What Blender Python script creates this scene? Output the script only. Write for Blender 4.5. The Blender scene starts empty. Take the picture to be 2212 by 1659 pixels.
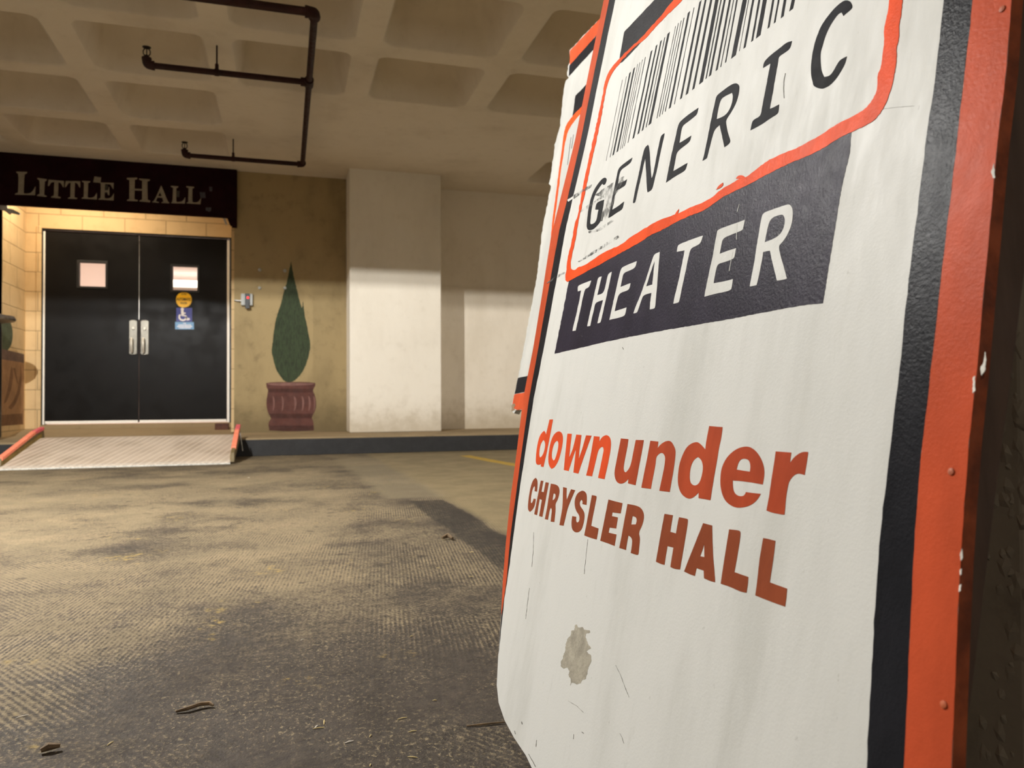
import bpy, bmesh, math, random
from mathutils import Vector, Matrix, geometry
random.seed(7)
C = bpy.context.scene.collection
V = Vector
PI = math.pi

# ------------------------------------------------------------------ camera model (2212 x 1659)
IW, IH, FPX = 2212.0, 1659.0, 1660.0
YAW, PITCH, ROLL = 0.2888, 0.0173, -0.0049
CAM = V((0.0, 0.0, 0.509))
_f = V((math.sin(YAW)*math.cos(PITCH), math.cos(YAW)*math.cos(PITCH), math.sin(PITCH)))
_r0 = V((math.cos(YAW), -math.sin(YAW), 0)); _u0 = _r0.cross(_f)
_r = _r0*math.cos(ROLL) + _u0*math.sin(ROLL)
_u = _u0*math.cos(ROLL) - _r0*math.sin(ROLL)
def ray(x, y): return _f + _r*((x-IW/2)/FPX) - _u*((y-IH/2)/FPX)
def on_y(x, y, Y): d = ray(x, y); return CAM + d*(Y/d.y)
def on_z(x, y, z): d = ray(x, y); return CAM + d*((z-CAM.z)/d.z)
def on_x(x, y, X): d = ray(x, y); return CAM + d*(X/d.x)

class Plane:                       # a real surface in the place; n points to its painted side
    def __init__(s, K, a, b, n):
        s.K, s.a, s.b, s.n = V(K), V(a).normalized(), V(b).normalized(), V(n).normalized()
    def at(s, x, y, off=0.0):
        d = ray(x, y); t = (s.K-CAM).dot(s.n)/d.dot(s.n)
        return CAM + d*t + s.n*off

# ------------------------------------------------------------------ materials
def lin(c):
    out = []
    for v in c:
        v /= 255.0
        out.append(v/12.92 if v <= .04045 else ((v+.055)/1.055)**2.4)
    return (out[0], out[1], out[2], 1)
class NT:
    def __init__(s, name):
        s.m = bpy.data.materials.new(name); s.m.use_nodes = True
        s.t = s.m.node_tree; s.N = s.t.nodes; s.L = s.t.links
        s.b = s.N['Principled BSDF']; s.out = s.N['Material Output']
        s.tc = s.N.new('ShaderNodeTexCoord')
    def lk(s, a, b): s.L.new(a, b)
    def put(s, v, sock):
        if v is None: return
        if isinstance(v, (int, float)): sock.default_value = v
        elif isinstance(v, (tuple, list)): sock.default_value = v
        else: s.lk(v, sock)
    def math(s, op, a, b=None, c=None, clamp=False):
        n = s.N.new('ShaderNodeMath'); n.operation = op; n.use_clamp = clamp
        s.put(a, n.inputs[0]); s.put(b, n.inputs[1]); s.put(c, n.inputs[2]); return n.outputs[0]
    def noise(s, scale, detail=4, rough=.55, vec=None, dist=0):
        n = s.N.new('ShaderNodeTexNoise'); n.inputs['Scale'].default_value = scale
        n.inputs['Detail'].default_value = detail; n.inputs['Roughness'].default_value = rough
        n.inputs['Distortion'].default_value = dist
        s.lk(vec if vec is not None else s.tc.outputs['Object'], n.inputs['Vector']); return n.outputs['Fac']
    def mapping(s, scale=(1,1,1), rot=(0,0,0), loc=(0,0,0)):
        n = s.N.new('ShaderNodeMapping'); n.inputs['Scale'].default_value = scale
        n.inputs['Rotation'].default_value = rot; n.inputs['Location'].default_value = loc
        s.lk(s.tc.outputs['Object'], n.inputs['Vector']); return n.outputs['Vector']
    def ramp(s, fac, lo, hi, a=0.0, b=1.0):
        n = s.N.new('ShaderNodeMapRange'); n.interpolation_type = 'SMOOTHSTEP'
        s.put(fac, n.inputs['Value']); n.inputs['From Min'].default_value = lo; n.inputs['From Max'].default_value = hi
        n.inputs['To Min'].default_value = a; n.inputs['To Max'].default_value = b; return n.outputs['Result']
    def mix(s, fac, a, b):
        n = s.N.new('ShaderNodeMix'); n.data_type = 'RGBA'
        s.put(fac, n.inputs[0]); s.put(a, n.inputs[6]); s.put(b, n.inputs[7]); return n.outputs[2]
    def mul(s, fac, a, b):
        n = s.N.new('ShaderNodeMix'); n.data_type = 'RGBA'; n.blend_type = 'MULTIPLY'
        s.put(fac, n.inputs[0]); s.put(a, n.inputs[6]); s.put(b, n.inputs[7]); return n.outputs[2]
    def bump(s, h, strength=.3, dist=.002, prev=None):
        n = s.N.new('ShaderNodeBump'); n.inputs['Strength'].default_value = strength
        n.inputs['Distance'].default_value = dist; s.lk(h, n.inputs['Height'])
        if prev is not None: s.lk(prev, n.inputs['Normal'])
        return n.outputs['Normal']
    def sep(s):
        n = s.N.new('ShaderNodeSeparateXYZ'); s.lk(s.tc.outputs['Object'], n.inputs[0]); return n.outputs
    def set(s, col=None, rough=None, normal=None, metal=None, spec=None):
        s.put(col, s.b.inputs['Base Color']); s.put(rough, s.b.inputs['Roughness'])
        if normal is not None: s.lk(normal, s.b.inputs['Normal'])
        s.put(metal, s.b.inputs['Metallic']); s.put(spec, s.b.inputs['Specular IOR Level'])
        return s.m
def pmat(name, rgb, rough=.6, var=.2, vs=8, bump=.15, bs=80, bd=.002, metal=0, spec=.5, stretch=(1,1,1)):
    t = NT(name); c = lin(rgb)
    vec = t.mapping(stretch)
    n = t.noise(vs, 5, .6, vec)
    dark = tuple(v*(1-var) for v in c[:3])+(1,); light = tuple(min(1, v*(1+var*.6)) for v in c[:3])+(1,)
    col = t.mix(t.ramp(n, .3, .7), dark, light)
    nm = t.bump(t.noise(bs, 3, .6), bump, bd) if bump else None
    r = t.ramp(t.noise(vs*3, 2), .3, .7, max(0, rough-.07), min(1, rough+.07))
    return t.set(col, r, nm, metal, spec)
def emat(name, rgb, strength):
    t = NT(name); t.b.inputs['Emission Color'].default_value = lin(rgb)
    t.b.inputs['Emission Strength'].default_value = strength
    t.b.inputs['Base Color'].default_value = lin(rgb)
    return t.m

def white_paint(name, tint=(196, 195, 189)):
    t = NT(name); c = lin(tint)
    n1 = t.noise(5, 6, .65, t.mapping((1, 1.6, .35)))
    n2 = t.noise(26, 5, .7, t.mapping((1, 1.5, .3)))
    col = t.mix(t.ramp(n1, .42, .75), c, lin((180, 179, 172)))
    col = t.mix(t.ramp(n2, .6, .82, 0, .45), col, lin((160, 158, 150)))
    sp = t.noise(120, 3, .6, t.mapping((1, 1, .6)))
    col = t.mix(t.ramp(sp, .70, .78, 0, .35), col, lin((120, 114, 104)))
    nm = t.bump(t.noise(330, 3, .6), .12, .0012)
    nm = t.bump(t.noise(14, 3, .5), .05, .002, nm)
    return t.set(col, t.ramp(n2, .3, .7, .45, .6), nm, 0, .1)
def gloss_paint(name, rgb, var=.12, rough=.34, bump=.2, spec=.05):
    t = NT(name); c = lin(rgb)
    n = t.noise(16, 5, .6, t.mapping((1, 1.4, .5)))
    col = t.mix(t.ramp(n, .3, .72), tuple(v*(1-var) for v in c[:3])+(1,), tuple(min(1, v*(1+var)) for v in c[:3])+(1,))
    nm = t.bump(t.noise(300, 3, .6), bump, .0015)
    return t.set(col, t.ramp(t.noise(60, 2), .3, .7, rough-.02, rough+.03), nm, 0, spec)

M = {}
M['white'] = white_paint('sign_white_paint')
M['orange'] = gloss_paint('sign_orange_paint', (172, 73, 44), .12, .4, .2, .025)
M['orange_line'] = gloss_paint('frame_orange_paint', (210, 76, 36), .16, .4, .2, .02)
M['black'] = gloss_paint('sign_black_paint', (28, 28, 31), .2, .36, .3, .035)
M['box'] = gloss_paint('sign_violet_black_paint', (38, 34, 44), .2, .42, .3, .04)
M['ink'] = gloss_paint('letter_black_paint', (27, 27, 29), .2, .6, .1, .03)
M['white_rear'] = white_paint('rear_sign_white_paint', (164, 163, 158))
M['letter_white'] = white_paint('letter_white_paint', (198, 197, 191))
M['down'] = gloss_paint('letter_bright_orange', (192, 70, 34), .1, .5, .05)
M['under'] = gloss_paint('letter_rust_orange', (152, 63, 36), .14, .5, .05)
M['hall'] = gloss_paint('letter_brown_orange', (124, 62, 38), .1, .5, .05)
M['edge'] = pmat('panel_edge_wood', (150, 72, 36), .7, .5, 30, .4, 90)
M['timber'] = pmat('dark_timber', (88, 68, 56), .7, .3, 6, .3, 60, stretch=(6, 6, .6))
M['bare'] = pmat('bare_plywood', (150, 143, 126), .85, .25, 60, .4, 200)
M['chip'] = pmat('chipped_edge', (200, 196, 186), .8, .3, 60, .3, 150)
M['smudge'] = None
M['scratch'] = pmat('grey_scratch', (104, 100, 92), .8, .4, 200, 0)
M['metal'] = pmat('galvanised_steel', (150, 148, 142), .35, .2, 20, .05, 200, metal=.9)

def concrete(name, rgb, dirt=(92, 82, 64), amt=.5, low=None, streak=(1, 1, .4), rough=.85, board=False):
    t = NT(name); c = lin(rgb)
    n1 = t.noise(1.6, 6, .62, t.mapping(streak)); n2 = t.noise(9, 6, .65); n3 = t.noise(70, 3, .6)
    col = t.mix(t.ramp(n1, .45, .8, 0, amt), c, lin(dirt))
    col = t.mix(t.ramp(n2, .5, .8, 0, amt*.6), col, lin(dirt))
    col = t.mix(t.ramp(n3, .68, .8, 0, .25), col, lin((60, 54, 44)))
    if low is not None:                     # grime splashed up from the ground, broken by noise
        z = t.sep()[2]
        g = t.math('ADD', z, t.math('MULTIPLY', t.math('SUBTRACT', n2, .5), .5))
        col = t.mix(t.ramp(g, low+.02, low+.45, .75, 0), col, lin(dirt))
    nm = t.bump(n2, .25, .01); nm = t.bump(n3, .25, .003, nm)
    return t.set(col, rough, nm, 0, .3)
M['ceil'] = concrete('painted_ceiling_concrete', (226, 216, 200), (172, 158, 134), .35, rough=.8)
M['wall_tan'] = concrete('tan_stained_wall', (168, 148, 108), (100, 86, 60), .75, .157)
M['wall_cream'] = concrete('cream_painted_wall', (238, 229, 212), (176, 160, 132), .3, .12)
M['column'] = concrete('cream_column_paint', (240, 233, 218), (182, 168, 144), .25, .1)
M['raw'] = concrete('raw_column_concrete', (126, 116, 100), (62, 54, 43), .8)
M['curb'] = pmat('black_curb_paint', (34, 34, 35), .6, .3, 12, .2, 60)
M['walk'] = concrete('sidewalk_concrete', (150, 130, 98), (92, 78, 54), .6)

def cmu(name, rgb, axis):
    t = NT(name); c = lin(rgb)
    vec = t.N.new('ShaderNodeCombineXYZ'); s = t.sep()
    t.lk(s[axis], vec.inputs[0]); t.lk(s[2], vec.inputs[1])
    b = t.N.new('ShaderNodeTexBrick'); t.lk(vec.outputs[0], b.inputs['Vector'])
    b.inputs['Scale'].default_value = 1; b.inputs['Brick Width'].default_value = .406
    b.inputs['Row Height'].default_value = .203; b.inputs['Mortar Size'].default_value = .007
    b.inputs['Mortar Smooth'].default_value = .5
    b.inputs['Color1'].default_value = c; b.inputs['Color2'].default_value = tuple(v*.93 for v in c[:3])+(1,)
    b.inputs['Mortar'].default_value = tuple(v*.66 for v in c[:3])+(1,)
    n = t.noise(7, 5)
    col = t.mix(t.ramp(n, .45, .8, 0, .3), b.outputs['Color'], lin((150, 120, 80)))
    inv = t.math('SUBTRACT', 1, b.outputs['Fac'])
    nm = t.bump(inv, .5, .006); nm = t.bump(t.noise(90, 3), .2, .003, nm)
    return t.set(col, .8, nm, 0, .3)
M['cmu_x'] = cmu('painted_block_front', (216, 186, 138), 0)
M['cmu_y'] = cmu('painted_block_side', (216, 188, 142), 1)
M['door'] = pmat('black_door_paint', (19, 17, 15), .42, .15, 2, .02, 120, spec=.14)
M['frame'] = pmat('black_door_frame', (24, 22, 20), .5, .2, 8, .05, 100)
M['alu'] = pmat('brushed_aluminium', (128, 124, 114), .38, .12, 30, .05, 200, metal=.75)
M['chrome'] = pmat('bright_metal', (225, 222, 215), .2, .08, 30, 0, 200, metal=1)
M['strip'] = pmat('white_weatherstrip', (250, 246, 236), .5, .04, 20, 0)  # bright white imitating corridor light leaking round the doors
M['grip'] = pmat('satin_metal_grip', (200, 196, 184), .4, .08, 30, 0, 200, metal=.3)
M['maroon'] = pmat('maroon_sign_board', (34, 8, 12), .7, .3, 6, .05, 70, spec=.08)
M['sign_letter'] = pmat('faded_letter_vinyl', (150, 140, 120), .6, .15, 20, .05, 100)
M['tape'] = pmat('grey_tape', (66, 62, 66), .5, .4, 60, .1, 200)
M['tape_dark'] = pmat('dirty_tape', (58, 52, 40), .5, .4, 60, .1, 200)
M['tape_pale'] = pmat('pale_tape', (140, 132, 114), .5, .15, 60, .1, 200)
M['pipe'] = pmat('dark_red_pipe_paint', (44, 16, 13), .6, .3, 12, .1, 60, spec=.25)
M['brass'] = pmat('dark_bronze', (40, 30, 24), .45, .2, 20, .05, 80, metal=.5)
M['green'] = pmat('painted_cypress_green', (52, 64, 40), .85, .45, 40, .05, 60, stretch=(3, 1, .5))
M['pot'] = pmat('painted_pot_red', (92, 55, 47), .85, .25, 9, .05, 60)
M['pot_dark'] = pmat('painted_pot_dark', (72, 40, 32), .85, .25, 9, .05, 60)
M['pot_light'] = pmat('painted_pot_light', (128, 92, 84), .85, .2, 14, .05, 60)
M['mural_tan'] = pmat('painted_urn_tan', (160, 122, 86), .85, .2, 8, .05, 60)
M['mural_brown'] = pmat('painted_urn_brown', (122, 88, 60), .85, .2, 8, .05, 60)
M['mural_rim'] = pmat('painted_urn_rim', (108, 86, 76), .85, .2, 8, .05, 60)
M['mural_green'] = pmat('painted_shrub_green', (74, 84, 62), .85, .25, 12, .05, 60)
M['yellow'] = pmat('yellow_sticker', (250, 196, 24), .45, .05, 20, 0)
M['blue'] = pmat('blue_sticker', (18, 24, 130), .45, .05, 20, 0)
M['sky'] = pmat('light_blue_sticker', (96, 146, 190), .45, .08, 20, 0)
M['stick_white'] = pmat('sticker_white', (236, 232, 232), .5, .04, 20, 0)
M['stick_black'] = pmat('sticker_black', (30, 26, 10), .5, .04, 20, 0)
M['reader'] = pmat('grey_reader_case', (176, 178, 174), .5, .08, 20, .05, 100)
M['plastic'] = pmat('black_plastic', (20, 20, 22), .4, .1, 20, .05, 100)
M['led'] = emat('red_led', (255, 20, 20), 6)
M['block'] = pmat('brown_wood_block', (84, 50, 34), .75, .3, 20, .2, 60)
M['tape_orange'] = pmat('orange_tape', (255, 140, 108), .5, .15, 18, .1, 60)
M['tape_pink'] = pmat('pink_tape', (226, 96, 104), .5, .1, 18, .1, 60)
M['ramp_side'] = pmat('worn_ramp_side', (112, 96, 62), .6, .3, 10, .2, 60)
M['ramp_yellow'] = pmat('ramp_yellow_paint', (128, 104, 36), .6, .3, 8, .2, 60)
M['straw'] = pmat('dry_straw', (206, 186, 128), .8, .2, 40, .1, 100)
M['paper'] = pmat('white_scrap', (226, 220, 208), .8, .1, 40, .1, 100)
M['twig'] = pmat('dead_twig', (112, 92, 66), .85, .4, 50, .4, 120)
M['fixture'] = pmat('white_enamel', (210, 208, 200), .5, .05, 10, 0)
M['tube'] = emat('lamp_tube', (255, 240, 214), 20)
M['corridor'] = pmat('corridor_paint', (250, 232, 220), .7, .03, 3, 0)
M['corridor_tube'] = emat('corridor_tube', (255, 246, 230), 2.2)
M['lid'] = pmat('worn_steel_lid', (150, 146, 140), .35, .3, 14, .05, 60, metal=.8)

def plate_mat():
    t = NT('diamond_plate')
    a = t.N.new('ShaderNodeTexWave'); a.inputs['Scale'].default_value = 6.5; a.inputs['Distortion'].default_value = .6
    a.inputs['Detail'].default_value = 2; a.inputs['Detail Scale'].default_value = 3
    t.lk(t.mapping((1, .55, 1), (0, 0, .55)), a.inputs['Vector'])
    b = t.noise(60, 3); n = t.noise(4, 5)
    wv = t.ramp(a.outputs['Fac'], .35, .9)
    h = t.math('ADD', wv, t.math('MULTIPLY', b, .35))
    col = t.mix(t.ramp(n, .35, .75), lin((196, 178, 158)), lin((164, 146, 126)))
    col = t.mix(t.math('MULTIPLY', wv, .45), col, lin((220, 204, 184)))
    return t.set(col, .5, t.bump(h, .7, .006), 0, .4)
M['plate'] = plate_mat()

def smudge_mat():
    t = NT('grey_scuff'); t.set(lin((64, 62, 57)), .8)
    n = t.noise(95, 5, .75, t.mapping((1, .8, .5))); big = t.noise(18, 3)
    fac = t.math('MULTIPLY', t.ramp(n, .42, .60), t.ramp(big, .3, .6))
    tr = t.N.new('ShaderNodeBsdfTransparent'); mx = t.N.new('ShaderNodeMixShader')
    t.lk(fac, mx.inputs[0]); t.lk(tr.outputs[0], mx.inputs[1]); t.lk(t.b.outputs[0], mx.inputs[2])
    t.lk(mx.outputs[0], t.out.inputs['Surface']); return t.m
M['smudge'] = smudge_mat()
def glass_mat():
    t = NT('wired_glass'); tr = t.N.new('ShaderNodeBsdfTransparent'); gl = t.N.new('ShaderNodeBsdfGlossy')
    gl.inputs['Roughness'].default_value = .05
    mx = t.N.new('ShaderNodeMixShader'); mx.inputs[0].default_value = .06
    t.lk(tr.outputs[0], mx.inputs[1]); t.lk(gl.outputs[0], mx.inputs[2]); t.lk(mx.outputs[0], t.out.inputs['Surface']); return t.m
M['glass'] = glass_mat()

def floor_mat():
    t = NT('garage_floor_concrete'); s = t.sep(); X, Y = s[0], s[1]
    big = t.noise(.9, 5, .6, t.mapping((1.3, .8, 1))); mid = t.noise(4.5, 6, .68); fine = t.noise(38, 5, .7); grit = t.noise(150, 3, .7)
    br1 = t.noise(1, 3, .6, t.mapping((150, 26, 1), (0, 0, .16))); br2 = t.noise(1, 3, .6, t.mapping((130, 30, 1), (0, 0, -.55)))
    sel = t.ramp(t.noise(1.1, 2, .5, t.mapping((1, 1, 1), loc=(5, 1, 0))), .44, .58)
    mx_ = t.N.new('ShaderNodeMix'); t.lk(sel, mx_.inputs[0]); t.lk(br1, mx_.inputs[2]); t.lk(br2, mx_.inputs[3]); wn = t.ramp(mx_.outputs[0], .3, .7)
    def ridges(rot, sc):
        q = t.N.new('ShaderNodeTexWave'); q.inputs['Scale'].default_value = sc; q.inputs['Distortion'].default_value = 2.6
        q.inputs['Detail'].default_value = 3; q.inputs['Detail Scale'].default_value = 9; q.inputs['Detail Roughness'].default_value = .7
        t.lk(t.mapping((1, 1, 1), (0, 0, rot)), q.inputs['Vector']); return q.outputs['Fac']
    rx = t.N.new('ShaderNodeMix'); t.lk(sel, rx.inputs[0]); t.lk(ridges(.12, 30), rx.inputs[2]); t.lk(ridges(-.6, 26), rx.inputs[3])
    wv = t.math('ADD', t.math('MULTIPLY', rx.outputs[0], .6), t.math('MULTIPLY', wn, .4))
    rg = t.ramp(t.noise(1.7, 3, .6, t.mapping((1, 1, 1), loc=(2, 7, 0))), .38, .62, .15, 1)
    # worn light concrete showing through a dark film; tone goes darker towards the camera and to the right
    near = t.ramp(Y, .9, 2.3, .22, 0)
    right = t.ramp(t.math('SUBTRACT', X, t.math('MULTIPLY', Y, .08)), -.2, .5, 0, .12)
    v = t.math('ADD', t.math('MULTIPLY', big, .55), t.math('MULTIPLY', mid, .5))
    v = t.math('ADD', v, t.math('MULTIPLY', fine, .34)); v = t.math('ADD', v, t.math('MULTIPLY', t.math('SUBTRACT', grit, .5), .7))
    v = t.math('ADD', v, t.math('MULTIPLY', t.math('MULTIPLY', wv, rg), .34))
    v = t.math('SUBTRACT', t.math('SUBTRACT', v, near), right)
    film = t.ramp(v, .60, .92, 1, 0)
    light = t.mix(t.ramp(mid, .35, .7), lin((138, 122, 95)), lin((112, 100, 79)))
    dark = t.mix(t.ramp(fine, .3, .7), lin((50, 44, 38)), lin((68, 60, 51)))
    col = t.mix(film, light, dark)
    # yellow paint remains
    yel = t.math('MULTIPLY', t.ramp(t.noise(3.2, 5, .7, t.mapping((1, 1, 1), loc=(4, 9, 0))), .60, .68), t.ramp(fine, .5, .62, 0, .5))
    col = t.mix(yel, col, lin((176, 146, 60)))
    fk = t.math('MULTIPLY', t.ramp(t.noise(125, 5, .8, t.mapping((1, .75, 1), loc=(3, 5, 0))), .54, .62), t.ramp(t.noise(5, 4, .65), .34, .62, .1, .85))
    col = t.mix(fk, col, lin((138, 124, 96)))
    # oil spots
    sp = t.noise(13, 4, .55, t.mapping((1, 1.3, 1), loc=(11, 3, 0)))
    col = t.mix(t.ramp(sp, .62, .71, 0, .7), col, lin((50, 44, 37)))
    def strip(p, q, hw, soft, l0, l1, jag):
        dx, dy = q[0]-p[0], q[1]-p[1]; L = math.hypot(dx, dy); dx /= L; dy /= L
        al = t.math('ADD', t.math('MULTIPLY', t.math('SUBTRACT', X, p[0]), dx), t.math('MULTIPLY', t.math('SUBTRACT', Y, p[1]), dy))
        ac = t.math('ADD', t.math('MULTIPLY', t.math('SUBTRACT', X, p[0]), -dy), t.math('MULTIPLY', t.math('SUBTRACT', Y, p[1]), dx))
        jj = t.math('MULTIPLY', t.math('SUBTRACT', mid, .5), jag)
        aa = t.math('ABSOLUTE', t.math('ADD', ac, jj))
        m = t.ramp(aa, hw-soft, hw+soft, 1, 0)
        m = t.math('MULTIPLY', m, t.ramp(al, l0-soft, l0+soft))
        return t.math('MULTIPLY', m, t.ramp(al, L*l1-soft, L*l1+soft, 1, 0)), ac
    a0, a1 = on_z(921, 1081, 0), on_z(1089, 1190, 0)
    # smoother slab to the right of the joint
    m, side = strip(a0, a1, .12, .01, 0, 3, .05)
    slab = t.ramp(t.math('ADD', side, t.math('MULTIPLY', t.math('SUBTRACT', mid, .5), .08)), .06, .14)
    slab = t.math('MULTIPLY', slab, t.ramp(X, .35, .55))
    col = t.mix(t.math('MULTIPLY', slab, .85), col, t.mix(t.ramp(mid, .3, .75), lin((132, 118, 88)), lin((112, 99, 74))))
    m2, _ = strip(a0, a1, .085, .008, 0, 4, .07)
    col = t.mix(t.math('MULTIPLY', m2, t.ramp(fine, .3, .65, .95, .6)), col, lin((40, 36, 32)))
    b0, b1 = on_z(764, 990, 0), on_z(905, 1075, 0)
    m3, _ = strip(b0, b1, .16, .05, 0, 1, .15)
    col = t.mix(t.math('MULTIPLY', m3, .55), col, lin((128, 116, 92)))
    y0, y1 = on_z(1003, 984, 0), on_z(1120, 1006, 0)
    m4, _ = strip(y0, y1, .05, .012, 0, 3, .06)
    col = t.mix(t.math('MULTIPLY', m4, t.ramp(fine, .3, .5, .35, .95)), col, lin((170, 138, 50)))
    h = t.math('ADD', t.math('MULTIPLY', t.math('MULTIPLY', wv, rg), .4), t.math('ADD', t.math('MULTIPLY', fine, .6), t.math('MULTIPLY', grit, .5)))
    nm = t.bump(h, .6, .006); nm = t.bump(mid, .3, .012, nm)
    return t.set(col, t.ramp(mid, .3, .7, .68, .85), nm, 0, .2)
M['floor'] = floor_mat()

# ------------------------------------------------------------------ mesh helpers
class MB:
    def __init__(s): s.v = []; s.f = []; s.m = []; s.mats = []
    def mi(s, mat):
        if mat not in s.mats: s.mats.append(mat)
        return s.mats.index(mat)
    def face(s, pts, mat=None):
        i = len(s.v); s.v += [V(p) for p in pts]; s.f.append(list(range(i, i+len(pts)))); s.m.append(s.mi(mat) if mat else 0)
    def box(s, lo, hi, mat=None):
        x0, y0, z0 = lo; x1, y1, z1 = hi
        s.hexa([(x0,y0,z0),(x1,y0,z0),(x1,y1,z0),(x0,y1,z0)], [(x0,y0,z1),(x1,y0,z1),(x1,y1,z1),(x0,y1,z1)], mat)
    def hexa(s, b, t, mat=None):
        i = len(s.v); n = len(b); s.v += [V(p) for p in b] + [V(p) for p in t]; k = s.mi(mat) if mat else 0
        s.f.append(list(range(i+n-1, i-1, -1))); s.m.append(k)
        s.f.append(list(range(i+n, i+2*n))); s.m.append(k)
        for a in range(n):
            c = (a+1) % n; s.f.append([i+a, i+c, i+n+c, i+n+a]); s.m.append(k)
    def loft(s, rings, mat=None, cap=True):
        i = len(s.v); n = len(rings[0]); k = s.mi(mat) if mat else 0
        for r in rings: s.v += [V(p) for p in r]
        for a in range(len(rings)-1):
            for b in range(n):
                c = (b+1) % n; s.f.append([i+a*n+b, i+a*n+c, i+(a+1)*n+c, i+(a+1)*n+b]); s.m.append(k)
        if cap:
            s.f.append([i+b for b in range(n-1, -1, -1)]); s.m.append(k)
            e = i+(len(rings)-1)*n; s.f.append([e+b for b in range(n)]); s.m.append(k)
    def tube(s, path, r, seg=12, mat=None):
        path = [V(p) for p in path]; rings = []; rs = r if isinstance(r, (list, tuple)) else [r]*len(path)
        up = None
        for k, p in enumerate(path):
            d = (path[min(k+1, len(path)-1)] - path[max(k-1, 0)]).normalized()
            if up is None: up = V((0,0,1)) if abs(d.z) < .9 else V((1,0,0))
            a = d.cross(up).normalized(); b = a.cross(d).normalized(); up = b
            rings.append([p + a*math.cos(2*PI*j/seg)*rs[k] + b*math.sin(2*PI*j/seg)*rs[k] for j in range(seg)])
        s.loft(rings, mat)
    def lathe(s, c, prof, seg=40, mat=None):
        s.loft([[V((c[0]+r*math.cos(2*PI*j/seg), c[1]+r*math.sin(2*PI*j/seg), z)) for j in range(seg)] for r, z in prof], mat)
    def build(s, name, mat=None, parent=None, smooth=False, bevel=0, recalc=True):
        me = bpy.data.meshes.new(name); me.from_pydata([tuple(v) for v in s.v], [], s.f)
        if s.mats:
            for m in s.mats: me.materials.append(m)
            for p, k in zip(me.polygons, s.m): p.material_index = k
        elif mat: me.materials.append(mat)
        if recalc:
            b = bmesh.new(); b.from_mesh(me); bmesh.ops.remove_doubles(b, verts=b.verts, dist=1e-6)
            bmesh.ops.recalc_face_normals(b, faces=b.faces); b.to_mesh(me); b.free()
        if smooth:
            for p in me.polygons: p.use_smooth = True
            me.set_sharp_from_angle(angle=.7)
        o = bpy.data.objects.new(name, me); C.objects.link(o)
        if bevel:
            bv = o.modifiers.new('bevel', 'BEVEL'); bv.width = bevel; bv.segments = 2; bv.limit_method = 'ANGLE'
        if parent:
            o.parent = parent; o.matrix_parent_inverse = Matrix.Translation(parent.location).inverted()
        return o
def tag(o, label, cat, group=None):
    o['label'] = label; o['category'] = cat
    if group: o['group'] = group
    return o
def thing(name, loc, label, cat, group=None):
    o = bpy.data.objects.new(name, None); C.objects.link(o); o.location = loc; o.empty_display_size = .1
    return tag(o, label, cat, group)
def struct(o, label, cat):
    o['kind'] = 'structure'; o['label'] = label; o['category'] = cat; return o

# ------------------------------------------------------------------ painted shapes on real planes
def soften(pts, it=2, ang=62):
    for _ in range(it):
        out = []; n = len(pts)
        for i in range(n):
            a, b, c = V(pts[i-1]), V(pts[i]), V(pts[(i+1) % n])
            if (b-a).length < 1e-6 or (c-b).length < 1e-6: out.append(tuple(b)); continue
            t = math.degrees((b-a).angle(c-b))
            if 4 < t < ang: out += [tuple(b+(a-b)*.25), tuple(b+(c-b)*.25)]
            else: out.append(tuple(b))
        pts = out
    return pts
def rough_edge(pts, step, amp, rnd):
    out = []; n = len(pts)
    for i in range(n):
        a, b = V(pts[i]), V(pts[(i+1) % n]); k = max(1, int((b-a).length/step))
        d = (b-a); nn = V((-d.y, d.x)); nn = nn.normalized() if nn.length > 0 else nn
        for j in range(k):
            q = a + d*(j/k) + (nn*rnd.uniform(-amp, amp) if j else V((0, 0))); out.append((q.x, q.y))
    return out
def crop(x0, y0, s): return lambda pts: [(x0+p[0]/s, y0+p[1]/s) for p in pts]
def paint(name, shapes, plane, off, mat, parent, step=7, amp=.35, smooth=2, thick=None, seed=1):
    """shapes: list of (outer, [holes]) in photograph pixels, lifted onto the plane as a thin coat of paint"""
    if thick is None: off *= .4; thick = off*.9
    rnd = random.Random(seed); mb = MB()
    for outer, holes in shapes:
        loops = []
        for lp in [outer]+list(holes):
            p = soften([V(q[:2]) for q in lp], smooth) if smooth else lp
            if amp: p = rough_edge(p, step, amp, rnd)
            loops.append([(q[0], q[1]) for q in p])
        flat = [q for l in loops for q in l]
        tris = geometry.tessellate_polygon([[V((q[0], q[1], 0)) for q in l] for l in loops])
        base = len(mb.v); top = [plane.at(q[0], q[1], off) for q in flat]; bot = [p-plane.n*thick for p in top]
        mb.v += top + bot; n = len(flat)
        for tr in tris:
            a, b, c = [top[k] for k in tr]
            f = list(tr)
            if (b-a).cross(c-a).dot(plane.n) < 0: f.reverse()
            mb.f.append([base+k for k in f]); mb.m.append(0)
        st = 0
        for l in loops:
            for k in range(len(l)):
                k2 = (k+1) % len(l); mb.f.append([base+st+k, base+st+k2, base+n+st+k2, base+n+st+k]); mb.m.append(0)
            st += len(l)
    return mb.build(name, mat, parent, recalc=False)

# ------------------------------------------------------------------ dimensions
S = 2.332
ZC = .509 + S                                  # underside of the ribs
PITCHG, RIM, GX, GY = .4051*S, .3318*S, -.5451*S, 2.2502*S
Y_LEFT, Y_REC, Y_COL, Y_DOOR, Y_CURB = 8.31, 8.43, 7.90, 9.0, 7.15
Z_WALK = .157
XS = on_y(55, 700, Y_DOOR).x                   # alcove side wall
XR = on_y(506, 700, Y_LEFT).x                  # right corner of the alcove

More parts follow.
